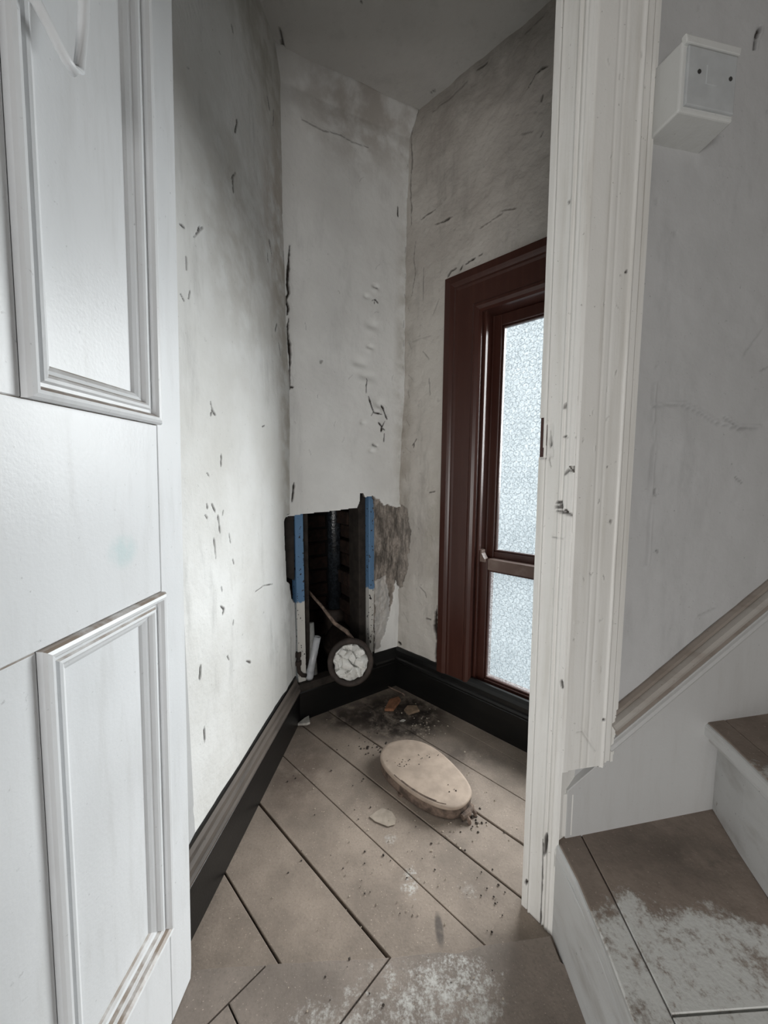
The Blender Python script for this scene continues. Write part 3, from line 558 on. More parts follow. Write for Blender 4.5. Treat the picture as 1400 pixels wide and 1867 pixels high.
M['darkcrumb'] = plain('dark_grit', (.045, .036, .03), .9, .5, 80)
M['boxwhite'] = paint_wood('box_white_paint', (.60, .605, .59), (.50, .50, .47), rough=.4, amt=.4)
M['plate'] = plain('switch_plate_grey', (.46, .475, .48), .3, .06, 30)
M['screw'] = plain('screw_dark', (.04, .038, .036), .5, .3, 60)
M['wire'] = plain('glass_wire', (.42, .45, .46), .4, .1, 60)

def timber_paint():
    m, nt, b = new_mat('blue_over_white_timber'); g = N(nt); p = g.pos()
    z = g.new('ShaderNodeSeparateXYZ'); g.link(p, z.inputs[0])
    zz = g.math('ADD', z.outputs[2], g.math('MULTIPLY', g.noise(p, 45, 4), .05))
    c = g.mix(g.ramp(zz, .505, .515), (.56, .545, .51), (.105, .205, .345))
    c = g.mix(g.ramp(g.noise(p, 85, 2, .4), .64, .69), c, (.02, .017, .016))
    g.setin(b.inputs['Base Color'], c); b.inputs['Roughness'].default_value = .6
    g.bump(g.noise(p, 90, 3), .3, .002, b)
    return m
M['timber'] = timber_paint()

def glass_mat():
    """obscured (pebbled) glass: part clear, part light-scattering, dappled"""
    m, nt, b = new_mat('obscured_glass'); g = N(nt); p = g.pos()
    nt.nodes.remove(b); out = nt.nodes['Material Output']
    tr = g.new('ShaderNodeBsdfTransparent'); tl = g.new('ShaderNodeBsdfTranslucent'); gl = g.new('ShaderNodeBsdfGlossy')
    tr.inputs[0].default_value = (.97, .99, 1, 1)
    tl.inputs[0].default_value = (.80, .86, .88, 1); gl.inputs['Roughness'].default_value = .15
    bp = g.new('ShaderNodeBump'); bp.inputs['Strength'].default_value = .6; bp.inputs['Distance'].default_value = .004
    v = g.new('ShaderNodeTexVoronoi'); v.inputs['Scale'].default_value = 150; g.link(p, v.inputs['Vector'])
    g.link(v.outputs['Distance'], bp.inputs['Height'])
    for n in (tl, gl): g.link(bp.outputs[0], n.inputs['Normal'])
    f = g.math('ADD', g.ramp(v.outputs['Distance'], .15, .75, .0, .085), g.ramp(g.noise(p, 6, 4), .3, .7, 0, .02))
    mx = g.new('ShaderNodeMixShader'); g.link(f, mx.inputs[0]); g.link(tr.outputs[0], mx.inputs[1]); g.link(tl.outputs[0], mx.inputs[2])
    m2 = g.new('ShaderNodeMixShader'); m2.inputs[0].default_value = .05; g.link(mx.outputs[0], m2.inputs[1]); g.link(gl.outputs[0], m2.inputs[2])
    g.link(m2.outputs[0], out.inputs[0])
    return m
M['glass'] = glass_mat()

# ------------------------------------------------------------------ plan of the place (metres)
CEIL = 2.45
LA = np.array([-.445, .66]); LB = np.array([-.362, 1.487])            # left wall
MA = LB; MB = np.array([.058, 1.77]); MBT = np.array([.108, 1.722])    # back wall of the alcove (its far corner leans)
WD = np.array([.459, -.442]); WD = WD/np.linalg.norm(WD)              # window wall runs from MB along WD
SO = np.array([.418, .774]); SD = np.array([1, .193]); SD = SD/np.linalg.norm(SD)   # stair wall
def wall_surf(A, d):
    n = np.array([d[1], -d[0]])
    return lambda U, V, D: (A[0]+d[0]*U+n[0]*D, A[1]+d[1]*U+n[1]*D, V)
def q4(A, d, u0, u1, z0, z1):
    P = lambda u, z: (A[0]+d[0]*u, A[1]+d[1]*u, z)
    return [P(u0, z0), P(u1, z0), P(u1, z1), P(u0, z1)]

# left wall
LD = (LB-LA); LL = np.linalg.norm(LD); LD = LD/LL
wl = damaged('wall_left', wall_surf(LA, LD), np.arange(.0, LL+.012, .0027), np.arange(.10, CEIL+.01, .0029), M['wall_left'],
    cracks=FEAT['L']['cracks']+scratches(30, .1, LL, .25, 2.2, 3, w=(.0010, .002), lmin=.004, lmax=.013, ex=.4), bumps=FEAT['L']['bumps'], holes=FEAT['L']['holes'], lump=(.004, 2.2), seed=1)
tag(wl, 'tall stained white plaster wall on the left, flaking in short vertical nicks', 'wall', 'structure')

# back wall with the hole
def back_surf(U, V, D):
    t = V/CEIL; L = np.linalg.norm(MB-MA)
    bx = MB[0]+(MBT[0]-MB[0])*t; by = MB[1]+(MBT[1]-MB[1])*t
    s = U/L; dx = (MB-MA)/L
    D = D + .045*np.clip((V-2.375)/.075, 0, 1)**1.3
    return (MA[0]+(bx-MA[0])*s+dx[1]*D, MA[1]+(by-MA[1])*s-dx[0]*D, V)
ML = float(np.linalg.norm(MB-MA))
wb = damaged('wall_back', back_surf, np.arange(-.05, ML+.012, .0028), np.arange(.10, CEIL+.01, .0030), M['wall_back'],
    cracks=FEAT['M']['cracks']+scratches(14, .03, ML, 1.0, 2.3, 7, w=(.0010, .002), ex=.4), bumps=FEAT['M']['bumps'], patches=FEAT['M']['patches'], holes=FEAT['M']['holes'], lump=(.003, 3), seed=2)
tag(wb, 'narrow dented white plaster wall at the back, broken open above the baseboard', 'wall', 'structure')

# window wall
WLEN = 1.42
wx = [q4(MB, WD, .69, WLEN, 1.62, CEIL), q4(MB, WD, .69, WLEN, .0, .12), q4(MB, WD, 1.06, WLEN, .12, 1.62)]
ww = damaged('wall_window', wall_surf(MB, WD), np.arange(-.012, .692, .0032), np.arange(.0, CEIL+.01, .0034), M['wall_window'],
    cracks=FEAT['W']['cracks']+scratches(130, .02, .68, .3, 2.4, 9, w=(.001, .0022), vertical=.35, lmin=.003, lmax=.012, ex=.25), bumps=FEAT['W']['bumps'], patches=FEAT['W']['patches'],
    holes=[([(.405, .12), (.8, .12), (.8, 1.615), (.405, 1.615)], 0)], lump=(.005, 4), fine=.0024, seed=3, extra=wx)
tag(ww, 'rough dirty beige plaster wall around the brown window', 'wall', 'structure')

# stair wall
sx = [q4(SO, SD, .70, 1.55, 0, 3.2), q4(SO, SD, -.06, .70, 2.1, 3.2)]
ws = damaged('wall_stair', wall_surf(SO, SD), np.arange(-.06, .705, .0042), np.arange(.0, 2.105, .0042), M['wall_stair'],
    cracks=FEAT['S']['cracks']+scratches(22, .05, .68, .3, 2.0, 21, w=(.001, .002), vertical=.2, ex=.2, lmin=.003, lmax=.01), bumps=FEAT['S']['bumps'], lump=(.003, 3), seed=4, extra=sx)
tag(ws, 'grey-white plaster wall rising behind the stairs', 'wall', 'structure')

# ceiling of the alcove
def ceil_surf(U, V, D): return (U, V, CEIL-D)
cl = damaged('ceiling', ceil_surf, np.arange(-.52, .95, .006), np.arange(.70, 1.90, .006), M['ceiling'], cracks=FEAT['C']['cracks'], bumps=FEAT['C']['bumps'], lump=(.008, 2.5), fine=.0012, seed=6)
tag(cl, 'dim grey plaster ceiling above the alcove', 'ceiling', 'structure')

# landing shell around the camera: walls, ceiling, doorway head
def slab(name, quads, mat, label, cat):
    v = [p for q in quads for p in q]; f = [tuple(range(4*i, 4*i+4)) for i in range(len(quads))]
    o = mesh_obj(name, v, f, mat, loc=tuple(np.mean(np.array(v), 0)*np.array([1, 1, 0]))); return tag(o, label, cat, 'structure')
LX0, LX1, LY0, LH = -1.30, 1.95, -1.65, 3.0
slab('wall_doorway', [[(-1.3, .70, 0), (-.43, .70, 0), (-.43, .70, LH), (-1.3, .70, LH)], [(-.43, .70, 2.04), (.40, .765, 2.04), (.40, .765, LH), (-.43, .70, LH)],
    [(-.43, .70, 2.04), (.40, .765, 2.04), (.40, .86, 2.04), (-.43, .80, 2.04)], [(-.43, .70, 0), (-.43, .80, 0), (-.43, .80, 2.04), (-.43, .70, 2.04)]], M['wall_stair'], 'white plaster around and above the doorway', 'wall')
slab('wall_landing_left', [[(LX0, LY0, 0), (LX0, .70, 0), (LX0, .70, LH), (LX0, LY0, LH)]], M['landing_wall'], 'drab landing wall to the left of the open door', 'wall')
slab('wall_landing_right', [[(LX1, LY0, 0), (LX1, 1.1, 0), (LX1, 1.1, LH), (LX1, LY0, LH)]], M['landing_wall'], 'drab wall at the right of the stairwell', 'wall')
wz0, wz1, wx0, wx1 = .18, 1.14, -.82, .22
slab('wall_landing_rear', [[(LX0, LY0, 0), (LX1, LY0, 0), (LX1, LY0, wz0), (LX0, LY0, wz0)], [(LX0, LY0, wz1), (LX1, LY0, wz1), (LX1, LY0, LH), (LX0, LY0, LH)],
    [(LX0, LY0, wz0), (wx0, LY0, wz0), (wx0, LY0, wz1), (LX0, LY0, wz1)], [(wx1, LY0, wz0), (LX1, LY0, wz0), (LX1, LY0, wz1), (wx1, LY0, wz1)]], M['landing_wall'], 'drab landing wall with an opening added for the fill light, behind the viewer', 'wall')
slab('ceiling_landing', [[(LX0, LY0, LH), (LX1, LY0, LH), (LX1, 1.15, LH), (LX0, 1.15, LH)]], M['ceiling'], 'grey ceiling over the landing and stairwell', 'ceiling')

# ------------------------------------------------------------------ floors: boards one by one
BD = np.array([.72, -.694]); BN = np.array([.694, .72])
def to_dn(p): return (p[0]*BD[0]+p[1]*BD[1], p[0]*BN[0]+p[1]*BN[1])
def to_xy(p): return (p[0]*BD[0]+p[1]*BN[0], p[0]*BD[1]+p[1]*BN[1])
THR = [(-.46, .674), (-.378, .679), (-.255, .686), (-.112, .694), (0.0, .697), (.103, .708), (.154, .706), (.168, .719), (.209, .72), (.336, .734), (.40, .742)]
floor = mesh_obj('floor', [(-.46, .6, -.03), (1.1, .6, -.03), (1.04, .86, -.03), (.06, 1.79, -.03), (-.38, 1.52, -.03)], [(0, 1, 2, 3, 4)], M['dark'], loc=(0, 1.2, -.03))
tag(floor, 'dusty brown floorboards running diagonally across the alcove', 'floor', 'structure')
alc = [(-.50, .66), (.39, .70), (1.02, .80), (1.02, .90), (.07, 1.80), (-.40, 1.50)]
lines = [.05, .203, .353, .515, .674, .818, .948, 1.088, 1.23, 1.37]
gaps = [.001, .001, .0022, .0036, .0012, .0022, .0026, .0010, .001, .001]
rb = random.Random(4)
for i in range(len(lines)-1):
    a = lines[i]+gaps[i]; b = lines[i+1]-gaps[i+1]
    pieces = [(-9, 9)]
    if abs(lines[i+1]-.818) < .01: pieces = [(-9, 9)]
    poly = list(alc)
    poly = clip_poly(poly, BN[0], BN[1], a); poly = clip_poly(poly, -BN[0], -BN[1], -b)
    if len(poly) < 3: continue
    dz = rb.uniform(-.0012, .0012)
    bm_obj('floorboard', prism_bm(poly, -.025, dz, .0012), M['floor'], floor)
landing = mesh_obj('floor_landing', [(LX0, LY0, -.04), (LX1, LY0, -.04), (LX1, .74, -.04), (LX0, .74, -.04)], [(0, 1, 2, 3)], M['dark'], loc=(0, 0, -.04))
tag(landing, 'scuffed near floorboards with white wear, in front of the threshold', 'floor', 'structure')
near_lines = [-1.16, -.99, -.82, -.648, -.476, -.125, .05, .22, .39, .56, .73]
for i in range(len(near_lines)-1):
    d0 = near_lines[i]+.0014; d1 = near_lines[i+1]-.0014
    def board(n0, n1, irregular):
        # far edge follows the broken threshold line, near edge is square
        pts = []
        if irregular:
            def thr_n(d):
                best = None
                for k in range(len(THR)-1):
                    p = to_dn(THR[k]); q = to_dn(THR[k+1])
                    if (p[0]-d)*(q[0]-d) <= 0 and p[0] != q[0]:
                        t = (d-p[0])/(q[0]-p[0]); best = p[1]+(q[1]-p[1])*t
                return best
            ds = np.linspace(d0, d1, 12); ns = [thr_n(x) for x in ds]
            if all(n is None for n in ns): return
            top = []
            for x, n in zip(ds, ns):
                if n is None: n = 0.05 if x < -.6 else .75
                top.append((x, n+rb.uniform(-.0012, .0012)))
            pts = [(d0, n0)] + top + [(d1, n0)]
        else:
            pts = [(d0, n0), (d0, n1), (d1, n1), (d1, n0)]
        poly = [to_xy(p) for p in pts]
        poly = clip_poly(poly, -1, 0, -.392); poly = clip_poly(poly, 1, 0, -.95)
        if len(poly) < 3: return
        bm_obj('floorboard', prism_bm(poly, -.02, .012+rb.uniform(-.001, .001), .0015), M['landing'], landing)
    if abs(near_lines[i]+.648) < .001:
        board(.252, 9, True); board(-.6, .249, False)
    else:
        board(-.7, 9, True)

# ------------------------------------------------------------------ baseboards
def base_profile(h, t):
    """skirting section (out, up): plain face, quirk, torus and cove top"""
    return [(0, 0), (t, 0), (t, h*.62), (t-.003, h*.64), (t-.003, h*.67), (t+.004, h*.69), (t+.007, h*.74), (t+.005, h*.80), (t-.002, h*.84), (t-.006, h*.90), (.006, h*.985), (.003, h), (0, h)]
# left
ln = np.array([LD[1], -LD[0]])
bl = empty('baseboard_left', (LA[0], LA[1], 0)); tag(bl, 'black baseboard with a worn dusty brown top along the left wall', 'baseboard', 'structure')
P3 = lambda p, z=0: (p[0], p[1], z)
pf = base_profile(.185, .022)
bm_obj('base_board', sweep_bm([(-.005, 0), (.022, 0), (.022, .118), (.019, .122), (-.005, .122)], P3(LA), P3(LB), P3(ln), m1=-.3), M['black'], bl)
bm_obj('moulding', sweep_bm([(-.005, .122), (.019, .122), (.026, .127), (.026, .133), (.021, .137), (.020, .152), (.013, .158), (.012, .170), (.004, .182), (-.005, .182)], P3(LA), P3(LB), P3(ln), m1=-.3), M['wornwood'], bl)
bm_obj('gap_strip', sweep_bm([(-.004, .178), (.007, .180), (.006, .188), (-.004, .190)], P3(LA), P3(LB), P3(ln), m1=-.3), M['black'], bl)  # dark gap above the moulding drawn as a black strip
# back
md = (MB-MA)/ML; mn = np.array([md[1], -md[0]])
bb = empty('baseboard_back', (MA[0], MA[1], 0)); tag(bb, 'black baseboard under the broken hole in the back wall', 'baseboard', 'structure')
bm_obj('base_board', sweep_bm([(-.004, 0), (.022, 0), (.022, .118), (.019, .122), (-.004, .122)], P3(MA), P3(MB), P3(mn)), M['black'], bb)
mr = MA+md*.375
bm_obj('moulding', sweep_bm([(-.004, .122), (.019, .122), (.027, .127), (.027, .136), (.020, .142), (.014, .160), (.006, .182), (-.004, .188)], P3(mr), P3(MB), P3(mn), m1=-.7), M['black'], bb)
ml0 = MA+md*.0; ml1 = MA+md*.17
bm_obj('broken_moulding', sweep_bm([(-.03, .120), (.019, .122), (.021, .135), (.012, .150), (-.03, .152)], P3(ml0), P3(ml1), P3(mn), m1=.6), M['stud'], bb)
# window wall
wn = np.array([WD[1], -WD[0]])
bw = empty('baseboard_window', (MB[0], MB[1], 0)); tag(bw, 'glossy black moulded baseboard running under the brown window', 'baseboard', 'structure')
bm_obj('base_board', sweep_bm([(-.004, 0), (.022, 0), (.022, .118), (.019, .122), (-.004, .122)], P3(MB), P3(MB+WD*WLEN), P3(wn)), M['black'], bw)
bm_obj('moulding', sweep_bm([(-.004, .122), (.018, .122), (.027, .126), (.030, .133), (.027, .141), (.020, .145), (.018, .160), (.013, .172), (.004, .182), (-.004, .184)], P3(MB), P3(MB+WD*WLEN), P3(wn)), M['black'], bw)

# ------------------------------------------------------------------ window_1
win = empty('window_1', (MB[0]+WD[0]*.7, MB[1]+WD[1]*.7, .12)); tag(win, 'dark brown sash window with wired obscured glass beside the doorway', 'window', 'structure')
WZ = np.array([WD[0]*.010, WD[1]*.010, 1.0])
WO = np.array([MB[0]-WD[0]*.004, MB[1]-WD[1]*.004, 0])
wfm = frame_map(WO, (WD[0], WD[1], 0), WZ, (wn[0], wn[1], 0))
cas = [(0, -.012), (0, .020), (.004, .026), (.030, .028), (.038, .024), (.044, .020), (.052, .022), (.060, .019), (.125, .017), (.132, .021), (.140, .021), (.150, .014), (.156, .004), (.156, -.012)]
def casing(name, a, b, inner, vertical, flip=1):
    """moulded casing board; section runs from its outer to its inner edge; mitred at the head"""
    bm = bmesh.new(); A = []; B = []
    for t, n in cas:
        if vertical:
            A.append(bm.verts.new(wfm(a[0]+flip*t, n, a[1]))); B.append(bm.verts.new(wfm(b[0]+flip*t, n, b[1]-t)))
        else:
            A.append(bm.verts.new(wfm(a[0]+t, n, a[1]-t))); B.append(bm.verts.new(wfm(b[0]-t, n, b[1]-t)))
    k = len(cas)
    for i in range(k): bm.faces.new((A[i], A[(i+1) % k], B[(i+1) % k], B[i]))
    bm.faces.new(A[::-1]); bm.faces.new(B)
    return bm_obj(name, bm, M['mahogany'], win)
UO, UE, ZT, ZB = .255, 1.215, 1.755, .165
casing('casing_side', (UO, ZB), (UO, ZT), None, True, 1)
casing('casing_side', (UE, ZB), (UE, ZT), None, True, -1)
casing('casing_head', (UO, ZT), (UE, ZT), None, False)
UI = UO+.150; UJ = UE-.150; ZI = ZT-.150
# linings of the box frame
for (u0, u1, z0, z1) in ((UI-.004, UI+.006, .12, ZI+.006), (UJ-.006, UJ+.004, .12, ZI+.006), (UI, UJ, ZI-.002, ZI+.006), (UI, UJ, .11, .135)):
    bm_obj('frame_lining', box_bm(wfm, u0, u1, -.16, .004, z0, z1, .001), M['mahogany'], win)
for (u0, u1, n0, n1) in ((UI+.006, UI+.016, -.030, -.012), (UJ-.016, UJ-.006, -.030, -.012), (UI+.006, UI+.014, -.084, -.076), (UJ-.014, UJ-.006, -.084, -.076)):
    bm_obj('bead', box_bm(wfm, u0, u1, n0, n1, .135, ZI, .002, 2), M['mahogany'], win)
def sash(u0, u1, z0, z1, nc, stile, top, bot, mat_top):
    """one sash: two stiles, two rails with an ovolo edge, a wired pane"""
    t = .020
    s = empty('sash', wfm(u0, nc, z0)); s.parent = win; s.location = Vector(wfm(u0, nc, z0))-Vector(win.location)
    for (a, b, c, d, nm, mt) in ((u0, u0+stile, z0, z1, 'stile', M['mahogany']), (u1-stile, u1, z0, z1, 'stile', M['mahogany']), (u0+stile, u1-stile, z1-top, z1, 'rail', mat_top), (u0+stile, u1-stile, z0, z0+bot, 'rail', M['mahogany'])):
        bm_obj(nm, box_bm(wfm, a, b, nc-t, nc+t, c, d, .003, 2), mt, s)
    a, b, c, d = u0+stile, u1-stile, z0+bot, z1-top
    for (p, q, r, w) in ((a, a+.007, c, d), (b-.007, b, c, d), (a, b, d-.007, d), (a, b, c, c+.007)):
        bm_obj('glazing_bead', box_bm(wfm, p, q, nc-.006, nc+.012, r, w, .003, 2), M['mahogany'], s)
    g = bm_obj('pane', box_bm(wfm, a, b, nc-.004, nc+.000, c, d), M['glass'], s); g['label'] = 'obscured pebbled glass pane'
    # hexagonal wire cast in the glass
    hw = .0235; hh = hw/2/math.cos(math.pi/6); bm = bmesh.new(); r = .00045; nn = nc+.0008
    def bar(p, q):
        p = (min(max(p[0], a), b), min(max(p[1], c), d)); q = (min(max(q[0], a), b), min(max(q[1], c), d))
        L = math.hypot(q[0]-p[0], q[1]-p[1])
        if L < .004: return
        ex, ez = -(q[1]-p[1])/L*r, (q[0]-p[0])/L*r
        vv_ = [bm.verts.new(wfm(x, y, z)) for x, y, z in ((p[0]+ex, nn, p[1]+ez), (q[0]+ex, nn, q[1]+ez), (q[0], nn+.0007, q[1]), (p[0], nn+.0007, p[1]), (p[0]-ex, nn, p[1]-ez), (q[0]-ex, nn, q[1]-ez))]
        bm.faces.new((vv_[0], vv_[1], vv_[2], vv_[3])); bm.faces.new((vv_[3], vv_[2], vv_[5], vv_[4]))
    rows = int((d-c)/(hh*1.5))+2; cols = int((b-a)/hw)+2
    for j in range(rows):
        for i in range(cols):
            x = a+hw*(i+(.5 if j % 2 else 0)); y = c+hh*1.5*j
            if x > b+hw or y > d+hh: continue
            P = (x, y+hh*.5); Q = (x+hw/2, y+hh)
            bar((x, y-hh*.5), P); bar(P, Q); bar(P, (x-hw/2, y+hh))
    w = bm_obj('wire_mesh', bm, M['wire'], s); w['kind'] = 'stuff'
    return s
up_s = sash(UI+.008, UJ-.008, .655, ZI-.002, -.098, .036, .042, .040, M['mahogany'])
lo_s = sash(UI+.008, UJ-.008, .135, .672, -.052, .036, .044, .045, M['mahogany_rail'])
# the lower sash's upturned horn
hp = [(0, 0), (.030, 0), (.026, .012), (.019, .022), (.013, .034), (.012, .046), (.0, .048)]
bm = bmesh.new(); A = [bm.verts.new(wfm(UI+.010+x, -.050, .660+z)) for x, z in hp]; B = [bm.verts.new(wfm(UI+.010+x, -.022, .660+z)) for x, z in hp]
for i in range(len(hp)): bm.faces.new((A[i], A[(i+1) % len(hp)], B[(i+1) % len(hp)], B[i]))
bm.faces.new(A); bm.faces.new(B[::-1])
bm_obj('horn', bm, M['mahogany_rail'], lo_s)

# ------------------------------------------------------------------ cavity behind the hole
cav = empty('wall_cavity', (-.2, 1.9, 0)); tag(cav, 'brick cavity with its shade in dark colours, seen through the broken hole', 'wall', 'structure')
cfm = frame_map((MA[0], MA[1], 0), (md[0], md[1], 0), (0, 0, 1), (mn[0], mn[1], 0))
for (u0, u1, n0, n1, z0, z1) in ((-.30, .62, -.50, -.44, 0, 1.3), (.50, .56, -.46, -.03, 0, 1.3), (-.30, -.24, -.46, -.03, 0, 1.3), (-.30, .62, -.50, -.01, 1.3, 1.34), (-.30, .62, -.50, -.01, -.02, .02)):
    bm_obj('backing', box_bm(cfm, u0, u1, n0, n1, z0, z1), M['mortar'], cav)
rb = random.Random(8); first = None
def brick_at(u, n, z, L, W, along_n):
    global first
    j = lambda s: rb.uniform(-s, s)
    if along_n: bm = box_bm(cfm, u-W+j(.005), u+j(.004), n, n+L, z, z+.062, .004)
    else: bm = box_bm(cfm, u, u+L, n, n+W+j(.005), z, z+.062, .004)
    bm_obj('brick', bm, M['brick'], cav)
for c in range(12):
    z = .06+c*.074
    for k in range(-1, 3): brick_at(-.20+k*.225+(.11 if c % 2 else 0), -.455, z, .213, .03, False)
    for k in range(2): brick_at(.505, -.44+k*.2+(.04 if c % 2 else 0), z, .175, .04, True)
# return of brick closer in on the right of the hole
for c in range(11):
    z = .10+c*.074
    brick_at(.455-.02*(c % 2)+rb.uniform(-.012, .012), -.30, z, .16, .10, True)

# blue-and-white painted timbers at the sides of the hole
tb = bm_obj('painted_timber', box_bm(cfm, .018, .052, -.055, -.006, .12, .90, .002), M['timber'], loc=cfm(.035, -.03, .12))
tag(tb, 'narrow blue and white painted timber at the left side of the hole', 'timber', group='painted timbers in the hole')
tb = bm_obj('painted_timber', box_bm(cfm, .362, .397, -.055, -.008, .12, .93, .002), M['timber'], loc=cfm(.38, -.03, .12))
tag(tb, 'narrow blue and white painted timber at the right side of the hole', 'timber', group='painted timbers in the hole')
st = bm_obj('wall_stud', box_bm(cfm, .052, .085, -.15, -.035, .02, 1.28, .004), M['stud'], loc=cfm(.07, -.1, .02)); tag(st, 'dark rough stud just inside the left edge of the hole', 'stud')
st = bm_obj('wall_stud', box_bm(cfm, .325, .361, -.13, -.035, .02, 1.28, .004), M['stud'], loc=cfm(.34, -.1, .02)); tag(st, 'dark rough stud behind the right blue timber', 'stud')
la = bm_obj('broken_lath', prism_bm([(-.024, .60), (.012, .58), (.014, .70), (.016, .86), (-.020, .86), (-.026, .72)], -.02, -.006, .002, fm=lambda u, z, n: cfm(u, n-.004, z)), M['stud'], loc=cfm(0, -.02, .58))
tag(la, 'splintered brown lath at the left edge of the hole', 'lath')

# vertical pipe in the cavity, wet
vp = empty('waste_pipe', (-.255, 1.90, .02)); tag(vp, 'dark wet vertical waste pipe standing inside the cavity', 'pipe')
bm_obj('pipe_barrel', tube_bm([(-.252, 1.90, .30), (-.250, 1.90, 1.29)], .034, 24), M['wetpipe'], vp, smooth=True)
bm_obj('pipe_socket', lathe_bm([(.036, .0), (.052, .0), (.055, -.02), (.052, -.10), (.048, -.28), (.034, -.28)], (-.252, 1.90, .33), (0, 0, 1), 28), M['iron'], vp, smooth=True)

# soil pipe elbow poking out of the hole, stuffed with plastic
PC = Vector((-.136, 1.50, .240)); PA = Vector((.14, -.93, .33)).normalized()
sp = empty('soil_pipe', tuple(PC-PA*.05)); tag(sp, 'rusty cast iron soil pipe mouth sticking out over the black baseboard', 'pipe')
prof = [(.071, 0), (.076, .004), (.088, .004), (.093, .0), (.094, -.012), (.090, -.022), (.087, -.04), (.085, -.085), (.074, -.11), (.066, -.16), (.056, -.16), (.058, -.10), (.070, -.085), (.071, -.03)]
hubm = bm_obj('pipe_hub', lathe_bm(prof, PC, PA, 48), M['iron'], sp, smooth=True)
e0 = PC-PA*.15
bm_obj('pipe_bend', tube_bm([e0, e0-PA*.06+Vector((-.01, 0, .0)), e0+Vector((-.03, .10, .0)), e0+Vector((-.06, .18, .03)), (-.252, 1.86, .16), (-.252, 1.90, .08)], [.062, .062, .060, .058, .055, .05], 24), M['iron'], sp, smooth=True)
# crumpled plastic
n = 40; vv_ = []; ff = []
a_ = PA.cross(Vector((0, 0, 1))).normalized(); b_ = PA.cross(a_)
rr = random.Random(3); cells = [(rr.uniform(-.07, .07), rr.uniform(-.07, .07), rr.uniform(-.5, 1), rr.uniform(0, 6.28)) for _ in range(34)]
for i in range(n+1):
    for k in range(64):
        r = .0725*i/n; th = 2*math.pi*k/64
        x = r*math.cos(th); y = r*math.sin(th)
        ds = sorted((math.hypot(x-c[0], y-c[1]), q) for q, c in enumerate(cells))[:2]
        c = cells[ds[0][1]]
        h = .004+.010*c[2]*.6 + ((x-c[0])*math.cos(c[3])+(y-c[1])*math.sin(c[3]))*.75 + min(ds[1][0]-ds[0][0], .010)*.5
        h += .012*(1-(r/.0725)**2) - (.014 if i >= n-1 else 0)
        vv_.append(tuple(PC+PA*(h-.006)+a_*x*(1-.05*(math.sin(5*th+1)+math.sin(11*th))*(i/n)**3)+b_*y*(1-.04*math.sin(7*th)*(i/n)**3)))
for i in range(n):
    for k in range(64):
        ff.append((i*64+k, i*64+(k+1) % 64, (i+1)*64+(k+1) % 64, (i+1)*64+k))
bagb = mesh_obj('plastic_bag', vv_, ff, M['bag'], loc=tuple(PC))
tag(bagb, 'crumpled white plastic stuffed into the mouth of the soil pipe', 'bag')
bagb.data.shade_flat()
# small pipes left of it
def thing_tube(name, pts, r, mat, label, cat, seg=16, group=None):
    o = bm_obj(name, tube_bm(pts, r, seg), mat, loc=tuple(pts[0]), smooth=True); return tag(o, label, cat, group=group)
pt = empty('plastic_tube', cfm(.055, .004, .155)); tag(pt, 'pale translucent plastic tube tilting right, beside the pipe mouth', 'tube', group='plastic tubes in the hole')
q0 = Vector((-.312, 1.53, .160)); q1 = Vector((-.277, 1.54, .330))
dq = (q1-q0).normalized()
bm_obj('tube_wall', lathe_bm([(.0135, .0), (.0165, -.006), (.0175, .003), (.0150, .05), (.0145, (q1-q0).length), (.0115, (q1-q0).length), (.0115, .02)], q0, dq, 24), M['plastic'], pt, smooth=True)
bm_obj('end_cap', lathe_bm([(.001, -.014), (.009, -.012), (.0155, -.004), (.0168, .004), (.0168, .03), (.001, .03)], q0, dq, 24), M['plastic'], pt, smooth=True)
thing_tube('plastic_tube', [(-.300, 1.565, .155), (-.308, 1.575, .26), (-.314, 1.585, .372)], [.017, .016, .015], M['plastic_dull'], 'dull grey plastic tube standing behind the paler tilted one', 'tube', group='plastic tubes in the hole')
ef = empty('pipe_elbow', (-.345, 1.49, .17)); tag(ef, 'small black pipe elbow at the lower left of the hole', 'pipe fitting')
bm_obj('elbow_body', tube_bm([(-.349, 1.502, .268), (-.350, 1.502, .225), (-.348, 1.502, .198), (-.336, 1.508, .180), (-.322, 1.515, .174)], [.008, .0085, .0085, .0085, .008], 14), M['iron'], ef, smooth=True)
for z in (.272, .236): bm_obj('union_nut', tube_bm([(-.3495, 1.502, z-.009), (-.3495, 1.502, z+.009)], .0135, 6), M['iron'], ef)
thing_tube('iron_rod', [(-.335, 1.635, .500), (-.27, 1.61, .438), (-.21, 1.585, .37), (-.160, 1.582, .335), (-.135, 1.585, .30)], [.006, .0065, .008, .009, .008], M['rust'], 'rusty iron rod slanting down behind the pipe mouth', 'rod', 10)

# ------------------------------------------------------------------ doorway post and architrave on the right
JF = np.array([.3215, .806]); JN = np.array([.3680, .742]); JD = JN-JF; JLn = np.linalg.norm(JD); JD = JD/JLn
JNrm = np.array([-abs(JD[1]), -abs(JD[0])])
def jprof(s):
    """relief of the door lining across its width: stop, quirk and beads"""
    r = np.zeros_like(s)
    r += np.where((s > .014) & (s < .0165), -.0030, 0)
    r += np.where((s >= .0165) & (s < .020), .0030, 0)
    r += np.where((s >= .020) & (s < .046), .0004, 0)
    r += .0035*np.exp(-((s-.0495)/.0022)**2)
    r += np.where((s > .052) & (s < .0545), -.0025, 0)
    r += .0022*np.exp(-((s-.060)/.0022)**2)
    r += .0020*np.exp(-((s-.067)/.0022)**2)
    r += np.where(s > .0765, -.004, 0)
    return r
def jamb_surf(U, V, D):
    R = jprof(U)+D
    ln_ = .004*(V-1)
    return (JF[0]+JD[0]*U+JNrm[0]*R+ln_*0, JF[1]+JD[1]*U+JNrm[1]*R, V)
